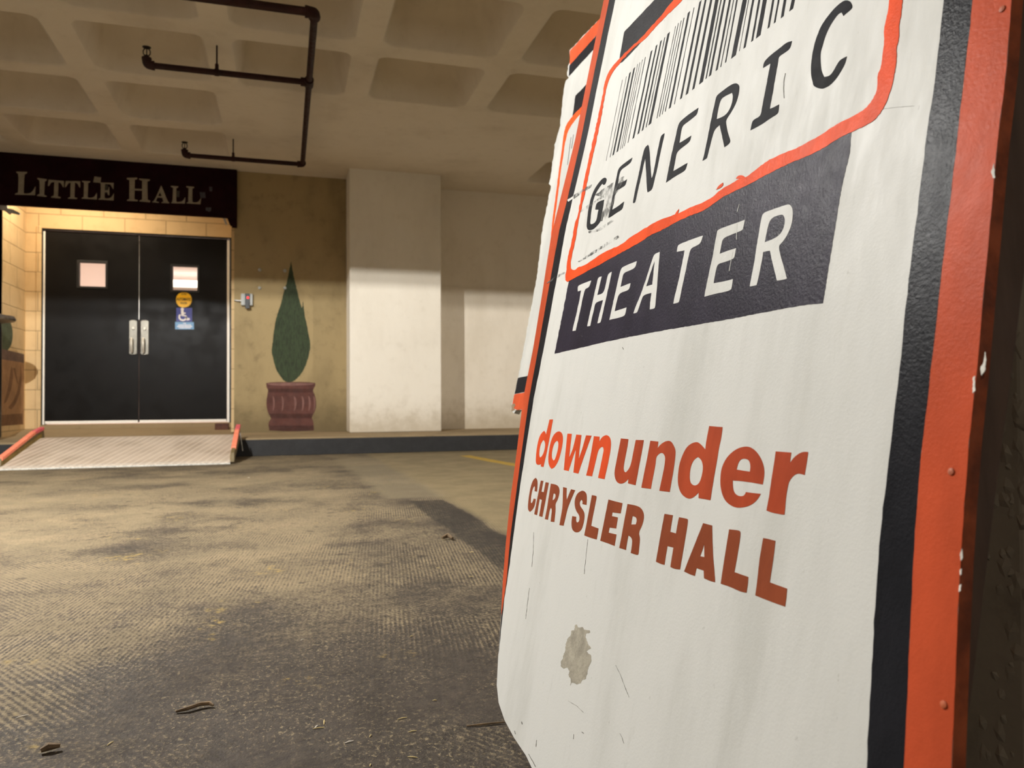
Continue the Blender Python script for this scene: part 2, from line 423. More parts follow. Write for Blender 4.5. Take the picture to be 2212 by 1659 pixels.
# ------------------------------------------------------------------ floor, walk, walls
mb = MB(); mb.face([(-9, -8, 0), (9, -8, 0), (9, Y_CURB+.02, 0), (-9, Y_CURB+.02, 0)])
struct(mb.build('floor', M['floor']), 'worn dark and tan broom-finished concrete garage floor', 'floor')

mb = MB(); mb.box((-9, Y_CURB+.03, 0), (9, 8.5, Z_WALK), None)
mb.hexa([(XS, 8.5, 0), (XR+.1, 8.5, 0), (XR+.1, 9.3, 0), (XS, 9.3, 0)],
        [(XS, 8.5, Z_WALK), (XR+.1, 8.5, Z_WALK), (XR+.1, 9.3, .232), (XS, 9.3, .232)], None)
o = mb.build('sidewalk', M['walk'], bevel=.004); struct(o, 'raised tan concrete walk along the back wall', 'sidewalk')
mb = MB(); mb.box((-9, Y_CURB, 0), (9, Y_CURB+.03, Z_WALK-.012))
struct(mb.build('curb_face', M['curb'], bevel=.004), 'black painted curb face below the concrete walk', 'curb')

XCL, XCR = on_y(755, 600, Y_COL).x, on_y(953, 600, Y_COL).x
mb = MB(); mb.box((XR, Y_LEFT, Z_WALK), (XCL+.02, Y_LEFT+.9, ZC+.4))
struct(mb.build('wall_left', M['wall_tan']), 'stained tan concrete wall between the double doors and the cream column', 'wall')
mb = MB(); mb.box((-9, Y_LEFT, Z_WALK), (XS-.001, Y_LEFT+.9, ZC+.4))
struct(mb.build('wall_far_left', M['wall_tan']), 'tan concrete wall left of the door alcove', 'wall')
mb = MB(); mb.box((XCR-.02, Y_REC, Z_WALK), (9, Y_REC+.3, ZC+.4))
struct(mb.build('wall_right', M['wall_cream']), 'cream painted recessed wall right of the column', 'wall')
mb = MB()
zl0, zl1 = on_y(958, 620, Y_REC).z, on_y(1150, 629, Y_REC).z
mb.box((XCR-.02, Y_REC-.012, zl0-.008), (9, Y_REC, zl0+.004))
struct(mb.build('trim_1', M['wall_cream']), 'thin horizontal ledge across the recessed cream wall', 'trim')
mb = MB(); mb.box((XCL, Y_COL, Z_WALK), (XCR, Y_REC+.2, ZC+.3))
struct(mb.build('column', M['column'], bevel=.012), 'square cream painted column standing on the walk', 'column')

# alcove: side wall, lintel and jambs (block), door opening
DL, DR = on_y(89, 700, Y_DOOR).x, on_y(500, 700, Y_DOOR).x
DT = on_y(300, 503, Y_DOOR).z; DB = .24
mb = MB(); mb.box((XS-.6, Y_LEFT, Z_WALK), (XS, Y_DOOR+.3, ZC+.3))
alc = struct(mb.build('wall_alcove_side', M['cmu_y']), 'warm-lit painted block side wall of the door alcove', 'wall')
mb = MB()
mb.box((XS, Y_DOOR, .15), (DL, Y_DOOR+.2, ZC+.3)); mb.box((DL, Y_DOOR, DT), (DR, Y_DOOR+.2, ZC+.3))
mb.box((DR, Y_DOOR, .15), (XR+.05, Y_DOOR+.2, ZC+.3))
struct(mb.build('wall_door', M['cmu_x']), 'warm-lit block wall and lintel around the black double doors', 'wall')
# rounded block corner bead at the left jamb
mb = MB(); mb.box((DL-.05, Y_DOOR-.012, .2), (DL-.001, Y_DOOR+.1, DT+.02))
struct(mb.build('trim_2', M['cmu_x'], bevel=.01), 'rounded block edge left of the double doors', 'trim')
mb = MB(); mb.box((XR-.03, Y_LEFT+.02, .17), (XR-.001, Y_DOOR, ZC+.2))
struct(mb.build('trim_3', M['cmu_y']), 'pale lit block return at the right of the door alcove', 'trim')

# corridor behind the doors
mb = MB(); a, b = (DL-1.2, Y_DOOR+.2, .2), (DR+1.6, 11.6, 2.75)
x0, y0, z0 = a; x1, y1, z1 = b
for nm_, q_ in (('back', [[(x0,y1,z0),(x1,y1,z0),(x1,y1,z1),(x0,y1,z1)]]), ('left', [[(x0,y0,z0),(x0,y1,z0),(x0,y1,z1),(x0,y0,z1)]]),
               ('right', [[(x1,y0,z0),(x1,y1,z0),(x1,y1,z1),(x1,y0,z1)]]), ('floor', [[(x0,y0,z0),(x1,y0,z0),(x1,y1,z0),(x0,y1,z0)]]),
               ('ceiling', [[(x0,y0,z1),(x1,y0,z1),(x1,y1,z1),(x0,y1,z1)]]),
               ('front', [[(x0,y0,z0),(DL-.02,y0,z0),(DL-.02,y0,z1),(x0,y0,z1)], [(DR+.02,y0,z0),(x1,y0,z0),(x1,y0,z1),(DR+.02,y0,z1)], [(DL-.02,y0,DT),(DR+.02,y0,DT),(DR+.02,y0,z1),(DL-.02,y0,z1)]])):
    mb = MB()
    for f_ in q_: mb.face(f_)
    struct(mb.build('wall_corridor_'+nm_, M['corridor']), 'pale '+nm_+' surface of the lit corridor behind the doors', 'wall')
# lamp seen through the right door window
pa, pb = on_y(365, 612, 10.6), on_y(440, 617, 10.6)
t = thing('corridor_lamp', (pa.x, 10.6, pa.z), 'glowing white tube lamp seen through the right door window', 'lamp')
mb = MB(); mb.tube([(pa.x-.02, 10.6, pa.z), (pb.x+.05, 10.6, pa.z)], .045, 14); mb.build('lamp_tube', M['corridor_tube'], t, smooth=True)
mb = MB(); mb.box((pa.x-.03, 10.62, pa.z-.03), (pb.x+.06, 11.59, pa.z+.03)); mb.build('lamp_bracket', M['fixture'], t)

# ------------------------------------------------------------------ waffle ceiling
def rrect(cx, cy, h, r, n=5):
    out = []
    for (sx, sy, a0) in ((1,1,0), (-1,1,90), (-1,-1,180), (1,-1,270)):
        for k in range(n):
            a = math.radians(a0 + 90*k/(n-1)); out.append((cx+sx*(h-r)+r*math.cos(a), cy+sy*(h-r)+r*math.sin(a)))
    return out
mb = MB(); HP = PITCHG/2
wallY = Y_REC+.3
def ceil_cell(cx, cy):
    rim = rrect(cx, cy, RIM/2, .075); n = len(rim)
    loops = [(RIM/2, .075, ZC), (RIM/2-.012, .075, ZC+.012), (RIM/2-.05, .09, ZC+.18), (RIM/2-.085, .11, ZC+.36), (RIM/2-.13, .12, ZC+.40)]
    rings = [[V((p[0], p[1], z)) for p in rrect(cx, cy, h, r)] for h, r, z in loops]
    outer = []
    for k, p in enumerate(rim):
        q, j = divmod(k, 5)
        sx, sy = ((1,1), (-1,1), (-1,-1), (1,-1))[q]
        ox, oy = p[0], p[1]
        first_x = q in (0, 2)
        if j in (1, 2, 3): ox, oy = cx+sx*HP, cy+sy*HP
        elif (j == 0) == first_x: ox = cx+sx*HP
        else: oy = cy+sy*HP
        outer.append(V((ox, oy, ZC)))
    for k in range(n):
        k2 = (k+1) % n; q = [outer[k], outer[k2], rings[0][k2], rings[0][k]]
        if (q[0]-q[1]).length < 1e-6: q = q[1:]
        mb.face(q)
    for a in range(len(rings)-1):
        for k in range(n):
            k2 = (k+1) % n; mb.face([rings[a][k], rings[a][k2], rings[a+1][k2], rings[a+1][k]])
    mb.face(rings[-1])
for i in range(-8, 8):
    for j in range(-13, 3):
        cx, cy = GX+i*PITCHG+RIM/2, GY+j*PITCHG+RIM/2
        if 1 <= i <= 3 and j in (1, 2):
            mb.face([(cx-HP, cy-HP, ZC), (cx+HP, cy-HP, ZC), (cx+HP, cy+HP, ZC), (cx-HP, cy+HP, ZC)])
        else: ceil_cell(cx, cy)
ye = GY+2*PITCHG+RIM/2+HP; xa, xb = GX-8*PITCHG+RIM/2-HP, GX+7*PITCHG+RIM/2+HP
mb.face([(xa, ye, ZC), (xb, ye, ZC), (xb, wallY+1, ZC), (xa, wallY+1, ZC)])
o = mb.build('ceiling', M['ceil'], smooth=True); struct(o, 'painted concrete waffle ceiling with square coffers', 'ceiling')
mb = MB(); mb.box((xa, -8, ZC+.47), (xb, wallY+1, ZC+.6))
struct(mb.build('roof_slab', M['ceil']), 'concrete slab above the waffle ceiling', 'ceiling')

# ------------------------------------------------------------------ doors
YD = Y_DOOR+.03
dplane = Plane((0, YD, 0), (1,0,0), (0,0,1), (0,-1,0))
def dpx(x, y): return on_y(x, y, YD)
door_top = on_y(300, 508, YD).z; door_bot = .262
xl0, xm, xr1 = dpx(97.5, 700).x, dpx(300.5, 700).x, dpx(490, 700).x
def leaf(n, xa, xb, win, handle, label):
    r = bpy.data.objects.new('door_%d' % n, None); C.objects.link(r); r.location = (xa, YD, door_bot)
    r['kind'] = 'structure'; r['label'] = label; r['category'] = 'door'
    w = [dpx(*p) for p in win]; wx0, wx1 = (w[0].x+w[3].x)/2, (w[1].x+w[2].x)/2
    wz1, wz0 = (w[0].z+w[1].z)/2, (w[2].z+w[3].z)/2
    mb = MB(); T = .045
    for (a, b, c, d) in ((xa, xb, door_bot, wz0), (xa, xb, wz1, door_top), (xa, wx0, wz0, wz1), (wx1, xb, wz0, wz1)):
        mb.box((a, YD, c), (b, YD+T, d))
    mb.build('door_panel', M['door'], r)
    mb = MB(); g = .022
    for (a, b, c, d) in ((wx0-g, wx1+g, wz1, wz1+g), (wx0-g, wx1+g, wz0-g, wz0), (wx0-g, wx0, wz0, wz1), (wx1, wx1+g, wz0, wz1)):
        mb.box((a, YD-.008, c), (b, YD, d))
    f = mb.build('window_frame', M['frame'], r, bevel=.002)
    mb = MB(); mb.box((wx0, YD+.02, wz0), (wx1, YD+.026, wz1)); mb.build('window_pane', M['glass'], r)
    # pull handle
    (px0, py0, px1, py1), cyl, grip = handle
    p0, p1 = dpx(px0, py1), dpx(px1, py0); w2 = (p1.x-p0.x)
    cx = (p0.x+p1.x)/2; z0, z1 = p0.z, p1.z; ar = w2*.18
    prof = []
    for k in range(9): a = PI*k/8; prof.append((cx+w2/2*math.cos(a), z1-ar+ar*math.sin(a)))
    for k in range(9): a = PI+PI*k/8; prof.append((cx+w2/2*math.cos(a), z0+ar+ar*math.sin(a)))
    mb = MB(); mb.hexa([(x, YD, z) for x, z in prof], [(x, YD-.014, z) for x, z in prof])
    pl = mb.build('handle_plate', M['alu'], r, bevel=.003)
    c = dpx(*cyl); mb = MB(); mb.tube([(c.x, YD-.01, c.z), (c.x, YD-.026, c.z), (c.x, YD-.03, c.z)], [.017, .016, .012], 18)
    k = mb.build('lock_cylinder', M['grip'], pl, smooth=True); k.matrix_parent_inverse = Matrix.Identity(4); k.location = (0,0,0); k.parent = pl
    g0, g1 = dpx(grip[0], grip[1]), dpx(grip[0], grip[2])
    mb = MB(); yy = YD-.014
    path = [(g0.x, yy, g0.z-.01), (g0.x, yy-.03, g0.z-.004), (g0.x, yy-.045, g0.z-.03), (g0.x, yy-.045, (g0.z+g1.z)/2), (g1.x, yy-.043, g1.z+.03), (g1.x, yy-.03, g1.z), (g1.x, yy, g1.z+.004)]
    mb.tube(path, [.011, .013, .015, .0155, .015, .012, .011], 12)
    gp = mb.build('pull_grip', M['grip'], pl, smooth=True)
    for q in (k, gp): q.parent = pl; q.matrix_parent_inverse = Matrix.Identity(4)
    pl.parent = r; pl.matrix_parent_inverse = Matrix.Translation(r.location).inverted()
    mb = MB(); mb.box((xa+.004, YD-.006, door_bot-.006), (xb-.004, YD+.02, door_bot+.022)); mb.build('door_sweep', M['strip'], r, bevel=.002)  # white strip painted as light leaking under the leaf
    return r
k = crop(150, 540, 7.373)
lw = k([(157, 196), (573, 212), (575, 588), (156, 578)]); rw = k([(1645, 258), (2038, 272), (2035, 650), (1645, 635)])
h = crop(260, 670, 13.825)
d1 = leaf(1, xl0, xm-.0035, lw, ((279.2, 691.7, 296.9, 766.2), h([(398, 545)])[0], (286.1, 731.5, 760.5)), 'left black door leaf with a square lit window and silver pull')
d2 = leaf(2, xm+.0035, xr1, rw, ((304.1, 692, 321.8, 766.6), h([(740, 560)])[0], (311.2, 731.5, 760.8)), 'right black door leaf with lit window above yellow and blue stickers')
mb = MB(); ms = dpx(300.5, 690).z; mb.box((xm-.0035, YD-.004, ms), (xm+.0035, YD+.04, door_top)); mb.build('meeting_strip', M['chrome'], d1)
# frame
mb = MB(); fy0, fy1 = Y_DOOR+.005, Y_DOOR+.19
mb.box((DL, fy0, .22), (dpx(93, 700).x, fy1, DT)); mb.box((dpx(496.5, 700).x, fy0, .22), (DR, fy1, DT)); mb.box((DL, fy0, door_top+.008), (DR, fy1, DT))
struct(mb.build('trim_4', M['frame'], bevel=.003), 'black steel frame around the double doors', 'door frame')
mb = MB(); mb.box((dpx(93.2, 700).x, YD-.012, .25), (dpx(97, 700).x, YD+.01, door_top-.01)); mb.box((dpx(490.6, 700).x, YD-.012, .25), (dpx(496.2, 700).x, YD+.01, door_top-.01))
struct(mb.build('trim_5', M['strip'], bevel=.002), 'white weatherstrips at both sides of the doors', 'weatherstrip')  # white colour stands in for light leaking through the side gaps
mb = MB(); mb.box((DL, Y_DOOR-.02, .2), (DR, Y_DOOR+.2, .246)); struct(mb.build('trim_6', M['walk'], bevel=.004), 'door sill below the black doors', 'sill')
# stickers on the right leaf
q = crop(340, 560, 6.9125)
pts = []
for k2 in range(40):
    a = 2*PI*k2/40; x, y = 119*math.cos(a), 116*math.sin(a)
    pts.append((395+max(-116, min(116, x)), 605+y))
st = paint('round_sticker', [(q(pts), [])], dplane, .0012, M['yellow'], d2, amp=0, smooth=0); st['label'] = 'round yellow caution sticker'
def text(body, px, py, hpx, plane, mat, parent, wpx):
    cu = bpy.data.curves.new('t', 'FONT'); cu.body = body; cu.align_x = 'CENTER'; cu.align_y = 'CENTER'; cu.size = 1; cu.offset = .012
    ob = bpy.data.objects.new('t', cu); C.objects.link(ob)
    dg = bpy.context.evaluated_depsgraph_get(); me = bpy.data.meshes.new_from_object(ob.evaluated_get(dg)); bpy.data.objects.remove(ob)
    xs = [v.co.x for v in me.vertices]; ys = [v.co.y for v in me.vertices]
    c = plane.at(px, py, .0024); sx = (plane.at(px+wpx/2, py)-plane.at(px-wpx/2, py)).length/(max(xs)-min(xs)); sy = (plane.at(px, py-hpx/2)-plane.at(px, py+hpx/2)).length/(max(ys)-min(ys))
    mx, my = (max(xs)+min(xs))/2, (max(ys)+min(ys))/2
    for v in me.vertices: v.co = c + V((1,0,0))*((v.co.x-mx)*sx) + V((0,0,1))*((v.co.y-my)*sy)
    me.materials.append(mat); o = bpy.data.objects.new('lettering', me); C.objects.link(o)
    o.parent = parent; o.matrix_parent_inverse = Matrix.Identity(4); return o
def sub(o, parent): o.parent = parent; o.matrix_parent_inverse = Matrix.Identity(4); return o
text('CAUTION', 397, 635.5, 3, dplane, M['stick_black'], st, 12)
text('AUTOMATIC', 397, 646.5, 6, dplane, M['stick_black'], st, 31)
text('DOOR', 397, 654.6, 4.4, dplane, M['stick_black'], st, 14)
bl = paint('access_sticker', [(q([(281,725),(518,727),(518,932),(281,930)]), [])], dplane, .0010, M['blue'], d2, amp=0, smooth=0); bl['label'] = 'blue wheelchair access sticker'
circ = lambda cx, cy, r, n=20: [(cx+r*math.cos(2*PI*j/n), cy+r*math.sin(2*PI*j/n)) for j in range(n)]
arc = [(380+66*math.cos(math.radians(a)), 862+62*math.sin(math.radians(a))) for a in range(-10, 232, 11)] + [(380+40*math.cos(math.radians(a)), 862+37*math.sin(math.radians(a))) for a in range(231, -11, -11)]
body = [(352,765),(390,765),(394,796),(422,796),(422,814),(396,816),(400,832),(428,836),(452,880),(476,876),(484,905),(440,916),(410,852),(356,846)]
w = paint('wheelchair_symbol', [(q(circ(372,746,23)), []), (q(arc), []), (q(body), [])], dplane, .002, M['stick_white'], bl, amp=0, smooth=0); sub(w, bl)
sk = paint('notice_sticker', [(q([(265,936),(545,938),(545,1048),(265,1046)]), [])], dplane, .0012, M['sky'], d2, amp=0, smooth=0); sk['label'] = 'light blue notice sticker with pale lines of print'
lines = []
rl = random.Random(3)
for yy, xa, xb, hh in ((950,388,425,12), (975,310,500,14), (997,296,520,16), (1020,320,500,12)):
    x = xa
    while x < xb:
        ww = rl.uniform(10, 24); lines.append((q([(x,yy),(min(xb,x+ww),yy),(min(xb,x+ww),yy+hh),(x,yy+hh)]), [])); x += ww+6
w = paint('print_lines', lines, dplane, .002, M['stick_white'], sk, amp=0, smooth=0); sub(w, sk)

# door stop block
bx0, bx1 = on_z(446, 932, .20).x, on_z(478, 932, .20).x
mb = MB(); mb.box((bx0, 8.72, .176), (bx1, 8.84, .245)); tag(mb.build('wood_block', M['block'], bevel=.004), 'small brown wood block on the sill floor under the right door', 'block')

# ------------------------------------------------------------------ LITTLE HALL sign board
YB = 8.25
bp = Plane((0, YB, 0), (1,0,0), (0,0,1), (0,-1,0))
bR = on_y(512, 420, YB).x; bz = on_y(250, 456, YB).z; bL = -3.4
t = thing('entrance_sign', (bR-1, YB, bz), 'dark maroon entrance sign reading Little Hall above the doors', 'sign')
mb = MB(); mb.box((bL, YB, bz), (bR, YB+.05, ZC-.002)); mb.build('sign_board', M['maroon'], t, bevel=.01)
mb = MB(); mb.box((bR-.05, YB+.052, bz-.09), (bR-.002, Y_LEFT-.003, ZC-.01)); mb.build('end_panel', M['maroon'], t)
mb = MB()
e = [on_y(*p, YB+.03) for p in ((488, 462), (512, 462), (510, 487), (498, 488), (493, 478))]
mb.hexa([p for p in e], [p+V((0,.02,0)) for p in e]); mb.build('torn_corner', M['maroon'], t)
e = [(476,463),(485,467),(488,475),(491,484),(488,486),(484,478),(480,468)]
e = [on_y(*p, YB+.04) for p in e]; mb = MB(); mb.hexa(e, [p+V((0,.015,0)) for p in e]); mb.build('torn_strip', M['chip'], t)
e = [(0,441),(14,441),(16,450),(28,452),(43,460),(42,464),(24,460),(20,463),(11,456),(0,452)]
e = [on_y(*p, YB+.04) for p in e]; mb = MB(); mb.hexa(e, [p+V((0,.02,0)) for p in e]); mb.build('torn_strip', M['chip'], t)
i8, j8 = crop(0, 340, 8.508), crop(250, 350, 7.9)
little = [(i8([(300,262),(500,268),(495,295),(455,310),(445,400),(435,640),(445,665),(530,665),(590,640),(655,530),(645,695),(275,685),(280,665),(330,650),(335,640),(345,310),(305,285)]), []),
 (i8([(685,378),(860,402),(855,430),(825,440),(812,690),(860,710),(850,727),(680,708),(685,690),(728,675),(735,430),(690,400)]), []),
 (i8([(895,410),(1175,435),(1172,550),(1155,545),(1125,480),(1075,455),(1065,715),(1115,730),(1110,755),(940,738),(945,718),(990,705),(1000,450),(940,460),(905,525),(882,525)]), []),
 (i8([(1210,435),(1475,440),(1475,555),(1455,550),(1430,485),(1378,460),(1370,735),(1420,745),(1415,768),(1250,758),(1255,740),(1295,730),(1300,465),(1255,475),(1215,545),(1192,550)]), []),
 (i8([(1505,432),(1660,440),(1655,460),(1620,470),(1612,730),(1640,745),(1700,740),(1740,720),(1782,648),(1780,775),(1500,757),(1505,740),(1540,728),(1545,465),(1510,450)]), []),
 (i8([(1845,462),(2090,470),(2085,585),(2065,565),(2035,500),(1990,490),(1930,490),(1925,610),(1985,605),(2000,545),(2008,545),(2010,695),(1985,690),(1970,635),(1925,640),(1920,740),(1935,755),(2010,755),(2050,730),(2095,660),(2088,792),(1808,775),(1815,760),(1850,750),(1855,490),(1845,480)]), [])]
hall = [(j8([(190,272),(365,268),(368,290),(325,305),(322,455),(450,462),(452,320),(400,300),(398,283),(585,298),(580,322),(540,330),(545,640),(590,662),(585,688),(405,672),(410,655),(450,640),(452,490),(322,485),(318,635),(378,650),(372,670),(190,662),(195,645),(232,632),(235,310),(192,295)]), []),
 (j8([(770,405),(785,410),(890,680),(915,690),(912,705),(780,697),(785,685),(815,680),(795,610),(710,605),(685,670),(740,685),(735,697),(620,685),(625,675),(655,668),(760,440)]), [j8([(757,515),(785,585),(722,582)])]),
 (j8([(940,408),(1070,415),(1065,435),(1035,445),(1030,660),(1045,685),(1110,680),(1150,660),(1187,598),(1180,710),(945,702),(950,690),(970,680),(980,440),(942,425)]), []),
 (j8([(1205,412),(1340,425),(1335,445),(1308,450),(1305,670),(1320,692),(1385,690),(1420,670),(1458,610),(1445,722),(1210,705),(1215,692),(1238,685),(1243,445),(1207,432)]), [])]
paint('lettering', little, bp, .003, M['sign_letter'], t, amp=0, smooth=1, thick=.003)
paint('lettering', hall, bp, .003, M['sign_letter'], t, amp=0, smooth=1, thick=.003)
for mat, sh in ((M['tape_pale'], i8([(1735,352),(1858,368),(1845,470),(1715,455)])), (M['tape_dark'], i8([(725,455),(808,465),(800,565),(718,560)])),
                (M['tape_dark'], i8([(1890,500),(1985,510),(1962,660),(1885,650)])), (M['tape_dark'], j8([(1000,490),(1090,490),(1085,600),(1005,600)])),
                (M['tape'], j8([(1430,515),(1525,515),(1535,615),(1450,615)])), (M['tape'], j8([(1595,420),(1650,425),(1648,500),(1600,500)])),
                (M['tape'], j8([(1535,775),(1630,775),(1625,830),(1600,850),(1535,825)]))):
    paint('tape_patch', [(sh, [])], bp, .0045, mat, t, amp=.2, step=3, smooth=0)

# ------------------------------------------------------------------ murals
wp = Plane((0, Y_LEFT, 0), (1,0,0), (0,0,1), (0,-1,0))
c7 = crop(560, 560, 4.15)
t = thing('wall_mural', on_z(627, 932, Z_WALK), 'painted cypress in a fluted red pot on the tan wall', 'mural')
tree = [(287,20),(300,110),(320,200),(340,280),(355,350),(375,420),(385,440),(392,370),(400,430),(410,520),(430,600),(445,690),(458,740),(455,820),(430,920),(395,1000),(350,1060),(310,1095),(270,1105),(225,1095),(190,1050),(150,990),(130,910),(108,830),(120,760),(130,650),(155,510),(190,420),(215,310),(240,230),(262,140),(275,60)]
paint('painted_tree', [(c7(tree), [])], wp, .0012, M['green'], t, step=2.2, amp=.5, smooth=1)
pot = [(62,1110),(110,1102),(260,1100),(420,1100),(500,1108),(505,1130),(490,1155),(480,1180),(500,1220),(512,1290),(505,1350),(480,1400),(468,1420),(485,1450),(490,1535),(300,1545),(90,1535),(80,1470),(110,1420),(90,1400),(70,1350),(62,1280),(75,1200),(80,1170),(65,1150)]
pt = paint('painted_pot', [(c7(pot), [])], wp, .0010, M['pot'], t, amp=.2, smooth=1)
o = paint('pot_band', [(c7([(80,1160),(485,1160),(478,1195),(85,1195)]), []), (c7([(85,1385),(485,1385),(470,1425),(105,1425)]), []), (c7([(84,1490),(488,1490),(490,1535),(300,1545),(90,1535)]), [])], wp, .002, M['pot_dark'], pt, amp=.2, smooth=1); sub(o, pt)
fl = []
for cx, w_ in ((125,14), (205,16), (315,22), (385,20), (445,18), (490,14)):
    fl.append((c7([(cx-w_*.3,1225),(cx+w_*.6,1240),(cx+w_,1290),(cx+w_*.5,1345),(cx-w_*.2,1365),(cx+w_*.1,1290)]), []))
fl.append((c7([(70,1112),(250,1106),(495,1112),(480,1126),(260,1136),(90,1130)]), []))
o = paint('pot_flute', fl, wp, .002, M['pot_light'], pt, amp=.1, smooth=2); sub(o, pt)
ap = Plane((XS, 0, 0), (0,1,0), (0,0,1), (1,0,0))
t = thing('side_mural', on_x(30, 912, XS), 'painted tan urn with a dark green shrub on the alcove side wall', 'mural')
paint('painted_shrub', [([(-6,690),(20,690),(26,705),(28,725),(25,745),(16,758),(8,764),(-6,766)], [])], ap, .0012, M['mural_green'], t, amp=.3, step=3)
paint('painted_urn_rim', [([(-10,750),(10,755),(52,765),(52,784),(20,778),(-10,776)], [])], ap, .0014, M['mural_rim'], t, amp=.3)
ub = paint('painted_urn', [([(-10,776),(20,778),(52,784),(51,917),(20,918),(-10,922)], [])], ap, .0010, M['mural_tan'], t, amp=.3)
o = paint('urn_swirl', [([(24,790),(29,800),(26,835),(15,868),(8,872),(18,835)], []), ([(45,785),(48,830),(36,870),(24,885),(18,880),(32,862),(42,825)], []), ([(-4,897),(48,893),(49,916),(-4,921)], []), ([(28,795),(36,826),(40,830),(33,795)], [])], ap, .002, M['mural_brown'], t, amp=.3); sub(o, ub)

# card reader and wall bolts
a, b = on_y(521, 635, Y_LEFT), on_y(546, 661, Y_LEFT)
t = thing('card_reader', ((a.x+b.x)/2, Y_LEFT, b.z), 'grey card reader with red light on the wall beside the doors', 'card reader')
mb = MB(); mb.box((a.x, Y_LEFT-.045, b.z), (b.x, Y_LEFT+.002, a.z)); mb.build('reader_case', M['reader'], t, bevel=.006)
a2, b2 = on_y(529.5, 634, Y_LEFT-.05), on_y(539.5, 667, Y_LEFT-.05)
mb = MB(); mb.box((a2.x, Y_LEFT-.062, b2.z), (b2.x, Y_LEFT-.04, a2.z)); s2 = mb.build('reader_face', M['plastic'], t, bevel=.004)
c = on_y(535.5, 643, Y_LEFT-.062); mb = MB(); mb.box((c.x-.008, Y_LEFT-.066, c.z-.008), (c.x+.008, Y_LEFT-.061, c.z+.008)); o = mb.build('indicator_light', M['led'], s2); sub(o, s2)
p0, p1 = on_y(507, 649, Y_LEFT-.03), on_y(522, 649, Y_LEFT-.03)
mb = MB(); mb.tube([(XR+.004, Y_LEFT-.012, p0.z+.005), (p0.x+.03, Y_LEFT-.018, p0.z), (p1.x-.01, Y_LEFT-.02, p1.z-.004), (p1.x+.01, Y_LEFT-.02, p1.z)], [.009, .009, .01, .012], 10); mb.build('conduit', M['metal'], t, smooth=True)
for (x, y), lb in (((615.5, 585), 'upper right white wall bolt, beside the tip of the painted cypress'), ((615.5, 622.5), 'lower right white wall bolt, over the edge of the painted cypress'),
                   ((561, 583), 'upper left white wall bolt, above the card reader'), ((561, 622), 'lower left white wall bolt, right above the card reader')):
    p = on_y(x, y, Y_LEFT); mb = MB(); mb.tube([(p.x, Y_LEFT, p.z), (p.x, Y_LEFT-.012, p.z), (p.x, Y_LEFT-.02, p.z)], [.017, .016, .009], 14)
    tag(mb.build('wall_bolt', M['reader'], None, smooth=True), lb, 'bolt', 'white bolts left in the tan wall')

# ------------------------------------------------------------------ ash bin at the left edge
bc = on_y(2, 700, 7.75); zt = on_y(10, 684, 7.75).z; rb = .2
t = thing('litter_bin', (bc.x-rb, 7.75, Z_WALK), 'black litter bin with wide steel lid at the alcove corner', 'bin')
cx = bc.x-rb
mb = MB(); mb.lathe((cx, 7.75), [(rb*.92, Z_WALK+.002), (rb, Z_WALK+.03), (rb, zt-.12), (rb*.97, zt-.06)]); mb.build('bin_body', M['plastic'], t, smooth=True)
R2 = on_y(32, 700, 7.75).x-cx
mb = MB(); mb.lathe((cx, 7.75), [(rb*.9, zt-.06), (R2*.97, zt-.035), (R2, zt-.02), (R2*.96, zt+.005), (R2*.5, zt+.03), (.02, zt+.036)]); mb.build('bin_lid', M['lid'], t, smooth=True)

# ------------------------------------------------------------------ metal ramp
YR0, YR1, ZR1 = on_z(300, 1005, .01).y, 7.30, .178
xr0, xr1_ = on_z(497, 1000, .01).x, on_y(512, 940, YR1).x
xl_ = on_y(98, 930, YR1).x; xl0_ = xl_-.05
t = thing('loading_ramp', ((xr0+xl_)/2, YR0, 0), 'patterned metal wheelchair ramp with orange-taped side rails before the doors', 'ramp')
mb = MB()
bow = .0
nx, ny = 2, 8
def rp(u, v, dz=0): 
    x0 = xl0_*(1-u)+xr0*u; x1 = xl_*(1-u)+xr1_*u
    return V((x0*(1-v)+x1*v, YR0*(1-v)+YR1*v, .006+(ZR1-.006)*min(1, v/.86)+dz))
rows = [0, .43, .86, 1]
for a in range(3):
    mb.hexa([rp(0, rows[a], -.0), rp(1, rows[a], 0), rp(1, rows[a+1], 0), rp(0, rows[a+1], 0)], [rp(0, rows[a], .012), rp(1, rows[a], .012), rp(1, rows[a+1], .012), rp(0, rows[a+1], .012)])
mb.build('ramp_deck', M['plate'], t)
mb = MB(); mb.hexa([rp(0, -.012, -.004), rp(1, -.012, -.004), rp(1, .02, -.004), rp(0, .02, -.004)], [rp(0, -.012, .003), rp(1, -.012, .003), rp(1, .02, .0135), rp(0, .02, .0135)])
mb.build('ramp_lip', M['chip'], t)
RH = .085
